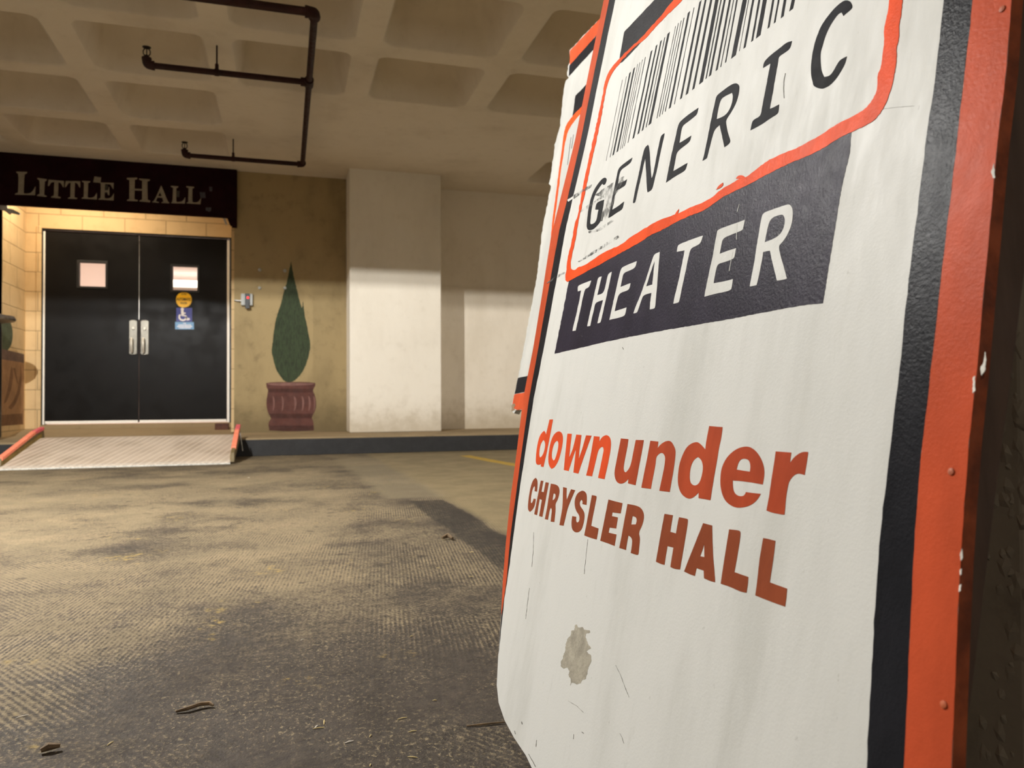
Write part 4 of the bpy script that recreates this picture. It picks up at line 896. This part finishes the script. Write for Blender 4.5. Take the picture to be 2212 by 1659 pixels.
chrys = [
 (cF([(152,865),(125,860),(130,820),(125,805),(112,815),(95,870),(85,940),(85,985),(95,990),(110,960),(115,940),(138,945),(130,1010),(105,1060),(75,1085),(55,1065),(53,1015),(60,950),(75,850),(95,770),(120,725),(140,715),(157,740),(158,800)]), []),
 (cF([(193,745),(222,748),(200,865),(225,870),(245,762),(280,768),(265,850),(235,1010),(210,1140),(175,1130),(195,1010),(205,955),(180,945),(152,1120),(122,1110),(145,990),(165,890)]), []),
 (cF([(302,778),(350,785),(385,805),(398,850),(392,900),(375,955),(350,1000),(355,1050),(340,1195),(300,1190),(305,1140),(315,1060),(302,1040),(290,1060),(270,1170),(237,1163),(260,1050),(280,920)]), [cF([(332,885),(350,890),(355,915),(340,950),(320,958),(325,920)])]),
 (cF([(435,815),(475,825),(472,900),(475,955),(500,890),(522,838),(567,850),(540,910),(485,1040),(465,1130),(440,1235),(395,1228),(410,1140),(430,1030),(432,920)]), []),
 (cF([(690,1010),(645,1000),(648,970),(635,952),(615,975),(618,1020),(650,1060),(668,1100),(668,1150),(655,1220),(635,1280),(600,1308),(560,1305),(530,1270),(525,1200),(535,1130),(578,1138),(575,1180),(585,1200),(605,1195),(615,1160),(610,1120),(580,1080),(560,1020),(562,950),(585,890),(620,862),(650,852),(680,870),(695,910)]), []),
 (cF([(748,902),(795,910),(800,925),(785,1000),(755,1150),(740,1235),(820,1265),(812,1320),(800,1385),(730,1365),(665,1340),(685,1240),(715,1080)]), []),
 (cF([(928,950),(1000,970),(1080,990),(1060,1102),(1010,1095),(972,1090),(965,1130),(1030,1145),(1012,1265),(940,1255),(930,1310),(1015,1330),(995,1455),(920,1425),(838,1398),(860,1290),(890,1140)]), []),
 (cF([(1135,998),(1230,1015),(1280,1040),(1310,1090),(1315,1150),(1295,1230),(1255,1310),(1272,1370),(1262,1470),(1255,1545),(1240,1555),(1170,1530),(1185,1440),(1185,1370),(1145,1340),(1130,1420),(1118,1500),(1045,1475),(1070,1350),(1100,1180)]), [cF([(1190,1130),(1225,1140),(1238,1175),(1225,1220),(1175,1222),(1180,1180)])]),
 (cH([(342,307),(453,325),(435,440),(418,545),(495,567),(510,470),(535,352),(640,370),(657,388),(630,560),(590,800),(548,1045),(480,1040),(420,1012),(440,880),(460,755),(382,735),(360,860),(342,985),(300,975),(228,942),(255,790),(300,530)]), []),
 (cH([(855,430),(975,462),(980,700),(990,900),(1012,1150),(1013,1215),(950,1200),(867,1162),(862,1060),(768,1028),(745,1132),(690,1115),(602,1072),(660,920),(760,670)]), [cH([(868,712),(845,790),(815,870),(872,880)])]),
 (cH([(1200,512),(1330,525),(1355,550),(1340,680),(1300,920),(1270,1080),(1455,1145),(1450,1240),(1430,1355),(1350,1340),(1200,1270),(1087,1235),(1110,1080),(1150,820)]), []),
 (cH([(1652,627),(1720,640),(1815,665),(1800,800),(1770,1020),(1740,1215),(1860,1260),(1970,1300),(1960,1420),(1943,1540),(1750,1470),(1547,1390),(1570,1220),(1605,900)]), [])]
o = paint('lettering', chrys[:8], P1, .0006, M['hall'], sign, amp=.12, step=6); o['label'] = 'brown painted word Chrysler'
o = paint('lettering', chrys[8:], P1, .0006, M['hall'], sign, amp=.12, step=6); o['label'] = 'brown painted word Hall'
# wear: bare patch, scratches, scuffs, screws
cK = crop(1060, 1240, 3.959)
ws = []
for p_ in (cE([(818,215),(806,255),(795,300)]), cE([(792,430),(789,520),(787,610)]), cE([(745,750),(725,850),(705,960)])):
    ws.append(([(x-.5, y) for x, y in p_]+[(x+.5, y) for x, y in p_[::-1]], []))
for q_ in ws: paint('scratch', [q_], P1, .0016, M['letter_white'], sign, smooth=0, amp=.2, step=4)
paint('edge_chip', [([(1226,432),(1238,424),(1239.5,428),(1228,436)], [])], P1, .0014, M['letter_white'], sign, smooth=0, amp=.4, step=3)
o = paint('bare_patch', [(cK([(735,430),(745,455),(790,455),(800,475),(845,480),(850,500),(815,512),(812,545),(835,600),(858,635),(820,660),(835,680),(855,690),(862,740),(835,800),(825,860),(815,895),(785,905),(770,935),(735,945),(720,935),(690,930),(680,955),(685,900),(665,860),(675,830),(655,800),(625,810),(600,790),(600,750),(620,720),(625,680),(640,650),(640,600),(660,550),(685,520),(690,485),(715,480),(718,445)]), [])], P1, .0004, M['bare'], sign, smooth=0, amp=.9, step=2.5); o['label'] = 'bare beige patch of flaked paint'
scr = []
def scratch(p, w_):
    w_ *= .7; a = [(x-w_/2, y) for x, y in p]; b = [(x+w_/2, y) for x, y in p]; scr.append((a+b[::-1], []))
scratch(cK([(1070,780),(1110,860),(1150,970),(1185,1055)]), .9); scratch(cK([(665,1085),(740,1130),(795,1185)]), 1.1); scratch(cK([(1105,1362),(1125,1400),(1140,1450)]), .8)
scratch(cK([(332,120),(315,250),(300,385)]), .7); scratch(cK([(265,1262),(270,1285)]), 2.4); scratch(cK([(780,1350),(795,1362)]), 2.6); scratch(cK([(712,1370),(708,1412)]), .8)
scratch(cK([(393,1420),(388,1478)]), 1.2); scratch(cK([(325,1540),(370,1620),(385,1650)]), 2); scratch(cK([(205,1340),(212,1370)]), 1.6)
scratch([(1153,1150),(1152,1190),(1149,1225)], .7); scratch([(1345,750),(1347,755)], 2); scratch([(1255,725),(1259,727)], 1.5)
scratch(cB([(605,820),(590,900),(585,1000),(592,1100)]), 1.6); scratch([(1270,1165),(1262,1240)], .6); scratch([(1910,235),(1935,232),(1975,229)], .5)
for q_ in scr: paint('scratch', [q_], P1, .0008, M['scratch'], sign, smooth=0, amp=.3, step=4)
o = paint('scuff', [(cA([(240,1150),(330,1080),(440,1010),(560,940),(560,1010),(470,1130),(420,1330),(360,1420),(300,1440),(330,1250),(350,1180)]), []), (cA([(0,1150),(90,1090),(200,1030),(190,1060),(90,1120),(0,1190)]), []), (cA([(60,1330),(180,1250),(330,1150),(330,1175),(190,1275),(70,1345)]), []), (cA([(160,1560),(300,1510),(440,1420),(440,1440),(300,1540),(170,1575)]), []), (cD([(380,470),(600,330),(860,160),(870,180),(640,330),(400,475)]), []), (cD([(0,730),(60,690),(120,640),(225,595),(230,605),(130,665),(60,710),(0,745)]), [])], P1, .0018, M['smudge'], sign, smooth=0, amp=.8, step=4); o['label'] = 'dark rubbed scuff across the first letters'
for p_ in ((2056, 1019), (2040, 1522), (2166, 20)):
    c_ = P1.at(*p_, .0007); mb = MB(); mb.tube([c_-n1*.001, c_+n1*.0004, c_+n1*.0008], [.0026, .0024, .0012], 12); mb.build('screw', M['edge'], sign, smooth=True)
for q_ in [([(2119,795),(2126,782),(2129,760),(2131,775),(2129,800),(2121,812)], []), ([(2103,815),(2107,812),(2107,845),(2102,850)], []), ([(2142,372),(2148,353),(2150,385),(2146,385)], []), ([(2075,1197),(2079,1185),(2081,1204),(2076,1212)], []), ([(2074,1232),(2078,1228),(2078,1240),(2075,1243)], []), ([(2073,1265),(2077,1262),(2076,1276),(2072,1279)], []), ([(2038,1520),(2046,1520),(2047,1525),(2040,1525)], [])]: paint('edge_chip', [q_], P1, .0012, M['chip'], sign, smooth=0, amp=.6, step=3)
# timber backing seen from its end
ne = from_uv(roe[len(roe)//2][0], .5)
end_n = V((0,-1,0)); YE = None
def board_pt(px_, py_): 
    a = P1.at(px_, py_)
    return a
def on_end(x, y):                              # plane through the near edge of the sign, square to it
    q_ = P1.at(2110, 800); nn = (P1.at(2175, 145)-P1.at(2056, 1659)).cross(n1).normalized(); d_ = ray(x, y); t_ = (q_-CAM).dot(nn)/d_.dot(nn); return CAM+d_*t_
prof = [(2205,-30),(2185,145),(2170.5,299),(2151,482),(2126,800),(2106,955),(2096,1111),(2085.7,1318),(2075,1500),(2067.6,1659),(2063,1760)]
back = [(2088,1760),(2097,1659),(2118,1500),(2150,1230),(2168,1080),(2186,940),(2201,830),(2222,660),(2262,330),(2300,-30)]
fr_ = [on_end(*p_)+dv*.006 for p_ in prof+back]
mb = MB(); mb.hexa(fr_, [p_+dv*.035 for p_ in fr_]); mb.build('backing_timber', M['timber'], sign, bevel=.001)
for zz in (.12, .62, 1.02):
    mb = MB()
    a, b = from_uv(-.12, zz)-n1*(TH+.001), from_uv(roe[3][0]*.9-.04, zz)-n1*(TH+.001)
    mb.hexa([a, b, b-n1*.04, a-n1*.04], [p_+ev*.06 for p_ in (a, b, b-n1*.04, a-n1*.04)])
    mb.build('cross_batten', M['timber'], sign)

# ------------------------------------------------------------------ second, smaller-looking sign behind
K2 = on_y(1110, 886, 2.1); d2v = ray(537, 913).normalized(); n2 = ev.cross(d2v).normalized(); n2 = -n2 if n2.x > 0 else n2
P2 = Plane(K2, d2v, ev, n2)
left2 = [(1230.4,108.5),(1232.6,126.5),(1226.8,142.8),(1225,162.7),(1228.6,168),(1222.2,174.4),(1217.7,195.2),(1213.2,235),(1210.5,271),(1204.5,290),(1197.7,312.6),(1196.6,331),(1190,375.5),(1185.7,397),(1190,401.5),(1184.6,429.7),(1179.2,460),(1173.8,484),(1169,518.7),(1165,555.6),(1159.7,601),(1152,640),(1141.4,694.6),(1136.7,723.6),(1128.7,763.4),(1119.7,814),(1110.6,852),(1105.2,875.5),(1103.4,886.3),(1110.6,893),(1114,886)]
out2 = left2+[(1170,885),(1212,884),(1262,700),(1330,300),(1392,-60),(1375,-42),(1296.4,39.8)]
sg2 = thing('rear_theater_sign', P2.at(1150, 885), 'second white sign with chewed left edge, half hidden behind the large theater sign', 'sign')
def slab(name, px, plane, t0, t1, mat, parent, edge=None, seed=2, amp=1.0):
    rnd = random.Random(seed); pts_ = rough_edge(px, 6, amp, rnd)
    tr = geometry.tessellate_polygon([[V((q_[0], q_[1], 0)) for q_ in pts_]])
    f = [plane.at(q_[0], q_[1], t0) for q_ in pts_]; b = [plane.at(q_[0], q_[1], t0)-plane.n*t1 for q_ in pts_]; mb = MB(); mb.v = f+b; n_ = len(f); mb.mats = [mat, edge or mat]
    for a in tr: mb.f.append(list(a)); mb.m.append(0); mb.f.append([k_+n_ for k_ in reversed(a)]); mb.m.append(1)
    for k_ in range(n_): k2 = (k_+1) % n_; mb.f.append([k_, k_+n_, k2+n_, k2]); mb.m.append(1)
    return mb.build(name, None, parent)
slab('panel', out2, P2, 0, .016, M['white_rear'], sg2, M['chip'])
paint('orange_stripe', [([(1231,110),(1296.4,39.8),(1375,-42),(1375,-19),(1289,75.9),(1231,141)], [])], P2, .0006, M['orange'], sg2, smooth=0, amp=.4)
paint('black_stripe', [([(1230,141.8),(1289,75.9),(1375,-19),(1375,6.7),(1282.8,106.7),(1228.6,165.4)], [])], P2, .0006, M['black'], sg2, smooth=0, amp=.4)
paint('black_stripe', [([(1119,816.5),(1172,804.4),(1172,839.9),(1111.5,851)], [])], P2, .0006, M['black'], sg2, smooth=0, amp=.3)
paint('orange_stripe', [([(1111,852),(1172,839.9),(1172,884.6),(1116,885.4),(1106,880)], [])], P2, .0006, M['orange'], sg2, smooth=0, amp=.3)
paint('black_bar', [([(1243,207),(1268.3,180.8),(1330,117),(1330,160),(1255.7,233),(1236.7,253)], [])], P2, .0006, M['black'], sg2, smooth=0, amp=.3)
paint('orange_frame', [([(1330,157),(1255.7,231.4),(1235.8,252),(1223,269.3),(1217.7,289),(1215,312.6),(1212.8,330),(1209.6,351.6),(1206.3,377.7),(1203,403.7),(1199.8,429.7),(1195.5,460),(1192.2,488),(1190,514),(1183,580),(1190,582),(1193.3,514),(1196.5,486),(1199.5,464.5),(1204,429.7),(1208,401.5),(1211.5,366.8),(1216,343),(1220,310.4),(1223.3,299.5),(1225.5,286.5),(1234,271),(1252,247.6),(1330,170)], [])], P2, .0010, M['orange_line'], sg2, smooth=1, amp=.4, step=5)
paint('barcode', [([(1233.2,296.3),(1234,296.3),(1226.4,356),(1225.5,356)], []), ([(1238.6,290.8),(1239.4,290.8),(1235,321),(1234.1,321)], [])], P2, .0006, M['ink'], sg2, smooth=0, amp=0)
slab('mounting_bracket', [(1119.5,884),(1186,884),(1186,897),(1120.5,897)], P2, -.018, .03, M['plastic'], sg2, amp=.2)
paint('edge_chip', [([(1105.2,875.5),(1111,871),(1114,876),(1110,881),(1113,886),(1105,889)], [])], P2, .0012, M['twig'], sg2, smooth=0, amp=.8, step=3)

# ------------------------------------------------------------------ rough concrete pier behind the signs
XP = .745; YP = None
dd = ray(2205, 900); YP = XP*dd.y/dd.x
t = thing('concrete_pier', (XP+.3, YP+.8, 0), 'dark rough concrete pier at the right edge behind the leaning signs', 'pier')
mb = MB(); mb.box((XP, YP, 0), (XP+.6, YP+.56, ZC-.002)); mb.build('pier_shaft', M['raw'], t, bevel=.004)
mb = MB(); rnd = random.Random(5)
for k_ in range(70):
    z_ = rnd.uniform(.02, .62); w_ = rnd.uniform(.004, .014); y_ = YP+abs(rnd.gauss(0, .03))
    c_ = V((XP+.001, y_, z_)); pts_ = []
    for j_ in range(6):
        a = 2*PI*j_/6+rnd.uniform(-.3, .3); pts_.append(c_+V((0, math.cos(a)*w_*rnd.uniform(.6, 1.2), math.sin(a)*w_*1.3*rnd.uniform(.6, 1.3))))
    ap_ = c_+V((-rnd.uniform(.001, .005), rnd.uniform(-.004, .004), rnd.uniform(-.006, .006)))
    for j_ in range(6): mb.face([pts_[j_], pts_[(j_+1) % 6], ap_])
mb.build('broken_edge', M['raw'], t)['kind'] = 'stuff'
# bracket arm that carries the rear sign
pb_ = P2.at(1180, 890)-n2*.02
mb = MB(); mb.tube([pb_+V((.02,0,-.01)), V((XP+.12, pb_.y-.1, pb_.z-.01)), V((XP+.12, YP+.562, pb_.z-.01))], .016, 10); sub(mb.build('mounting_arm', M['plastic'], sg2), sg2).matrix_parent_inverse = Matrix.Translation(sg2.location).inverted()

# ------------------------------------------------------------------ debris on the floor
def stick(name, pts_, r, mat, label, cat, group=None):
    mb = MB(); mb.tube([on_z(x, y, r*.9)+V((0,0,dz)) for x, y, dz in pts_], [r*.6]+[r]*(len(pts_)-2)+[r*.5], 7)
    return tag(mb.build(name, mat, None), label, cat, group)
stick('dead_twig', [(380,1537,0), (405,1534,.003), (432,1526,.004), (452,1523,.003), (461,1525,.001)], .0035, M['twig'], 'curled dark twig lying on the floor left of centre', 'twig')
stick('dead_twig', [(1008,1568,0), (1040,1566,.001), (1070,1563,.001), (1092,1561,.001)], .0016, M['twig'], 'thin pale twig on the floor touching the sign corner', 'twig')
stick('bark_sliver', [(88,1621,0), (105,1617,.003), (130,1613,.002)], .006, M['twig'], 'brown bark sliver on the floor at the lower left', 'debris')
stick('dry_leaf', [(955,1162,0), (968,1160,.006), (978,1163,.001)], .009, M['twig'], 'dry brown leaf on the dark floor near the joint', 'leaf')
chips = [(683,1571),(688,1574),(891,1581),(800,1591),(754,1604),(939,1514),(800,1654),(891,1637),(48,1549),(238,1607),(946,1227),(1017,1246),(653,1383),(889,1375),(238,1161),(472,1059),(537,1032),(1019,1193),(700,1561),(869,1553)]
rnd = random.Random(11)
for k_, (x, y) in enumerate(chips):
    p_ = on_z(x, y, 0); L_ = rnd.uniform(.003, .009); a = rnd.uniform(-.5, .5) + (0 if k_ % 3 else 1)
    dx, dy = math.cos(a)*L_, math.sin(a)*L_
    mb = MB(); mb.tube([(p_.x-dx, p_.y-dy, .0008), (p_.x, p_.y, .0016), (p_.x+dx, p_.y+dy, .001)], [.0005, .0009, .0005], 6)
    tag(mb.build('straw_chip', M['paper'] if k_ % 4 == 0 else M['straw'], None), 'tiny pale straw chip scattered on the dark garage floor', 'debris', 'pale chips scattered on the floor')

# ------------------------------------------------------------------ lamps of the garage, with added fill lamps
def fixture(x, y, zlip, energy_mat, label, watts, col=(1, .97, .92)):
    """hooded twin-tube strip hung under the ribs; the hood lip makes the sharp cut-off on the walls"""
    t = thing('strip_light', (x, y, ZC), label, 'light', None)
    hw, hl = .34, .50; zt = zlip+.20
    mb = MB()
    top = [(x-hl, y-.07, zt), (x+hl, y-.07, zt), (x+hl, y+.07, zt), (x-hl, y+.07, zt)]
    lipp = [(x-hl-.05, y-hw, zlip), (x+hl+.05, y-hw, zlip), (x+hl+.05, y+hw, zlip), (x-hl-.05, y+hw, zlip)]
    for k_ in range(4):
        k2 = (k_+1) % 4; mb.face([lipp[k_], lipp[k2], top[k2], top[k_]])
    mb.face(top); o = mb.build('reflector_hood', M['fixture'], t)
    so = o.modifiers.new('s', 'SOLIDIFY'); so.thickness = .004
    yl = y+hw                                    # far lip
    for sl, back in ((.215, .30), (.2465, .26)):
        yy = yl-back; zz = zlip+sl*back
        mb = MB(); mb.box((x-.03, yy-.012, zz+.004), (x+.03, yy+.012, zz+.012)); mb.build('led_chip', energy_mat, t)
        L = bpy.data.lights.new('led_lamp', 'POINT'); L.energy = watts; L.color = col; L.shadow_soft_size = .003
        ob = bpy.data.objects.new('led_lamp', L); C.objects.link(ob); ob.location = (x, yy, zz-.002)
    for sx in (-.35, .35):
        mb = MB(); mb.tube([(x+sx, y, zt), (x+sx, y, max(ZC, zt+.05))], .006, 8); mb.build('hanger_rod', M['metal'], t)
    return t
ylip = 3.55; zlip = 1.83 + .215*(Y_COL-ylip)
fixture(-1.72, ylip-.34, zlip, M['tube'], 'hooded strip light over the driveway left of the view', 475, (1, .985, .955))
M['tube2'] = emat('lamp_tube_far', (255, 236, 208), 10)
fixture(-3.0, -3.2, zlip, M['tube2'], 'hooded strip light far behind the viewer', 90, (1, .9, .76))  # unseen lamp, added as general fill light
fixture(4.6, ylip-.34, zlip, M['tube2'], 'hooded strip light beyond the right edge behind the signs', 160, (1, .92, .82))  # unseen lamp, added to brighten the back wall beside the column
# warm downlight in the alcove soffit
t = thing('soffit_light', (-1.95, 8.38, ZC-.03), 'warm soffit strip light hidden behind the entrance sign', 'light')
mb = MB(); mb.box((-2.42, 8.315, ZC-.045), (-1.48, 8.445, ZC+.002)); mb.build('light_housing', M['fixture'], t)
L = bpy.data.lights.new('soffit_lamp', 'AREA'); L.shape = 'RECTANGLE'; L.size = .9; L.size_y = .11; L.energy = 27; L.color = (1, .82, .60)
lo_ = bpy.data.objects.new('soffit_lamp', L); C.objects.link(lo_); lo_.location = (-1.95, 8.38, ZC-.05)
# corridor light
L = bpy.data.lights.new('corridor_light', 'AREA'); L.shape = 'RECTANGLE'; L.size = 3.6; L.size_y = 1.6; L.energy = 58; L.color = (1, .94, .90)
lo_ = bpy.data.objects.new('corridor_light', L); C.objects.link(lo_); lo_.location = (-1.8, 10.0, 2.72)

w = bpy.data.worlds.new('garage_air'); bpy.context.scene.world = w; w.use_nodes = True
w.node_tree.nodes['Background'].inputs[0].default_value = (1, .95, .90, 1); w.node_tree.nodes['Background'].inputs[1].default_value = .25

# ------------------------------------------------------------------ camera and view
cd = bpy.data.cameras.new('camera'); cam = bpy.data.objects.new('camera', cd); C.objects.link(cam)
cd.sensor_fit = 'HORIZONTAL'; cd.sensor_width = 36; cd.lens = FPX/IW*36; cd.clip_start = .02; cd.clip_end = 100
Mx = Matrix((( _r.x, _u.x, -_f.x, CAM.x), (_r.y, _u.y, -_f.y, CAM.y), (_r.z, _u.z, -_f.z, CAM.z), (0, 0, 0, 1)))
cam.matrix_world = Mx
cd.dof.use_dof = True; cd.dof.focus_distance = 1.05; cd.dof.aperture_fstop = 10
sc = bpy.context.scene; sc.camera = cam
sc.view_settings.view_transform = 'Standard'; sc.view_settings.look = 'None'; sc.view_settings.gamma = 1
sc.view_settings.use_curve_mapping = False; sc.view_settings.exposure = 0.0
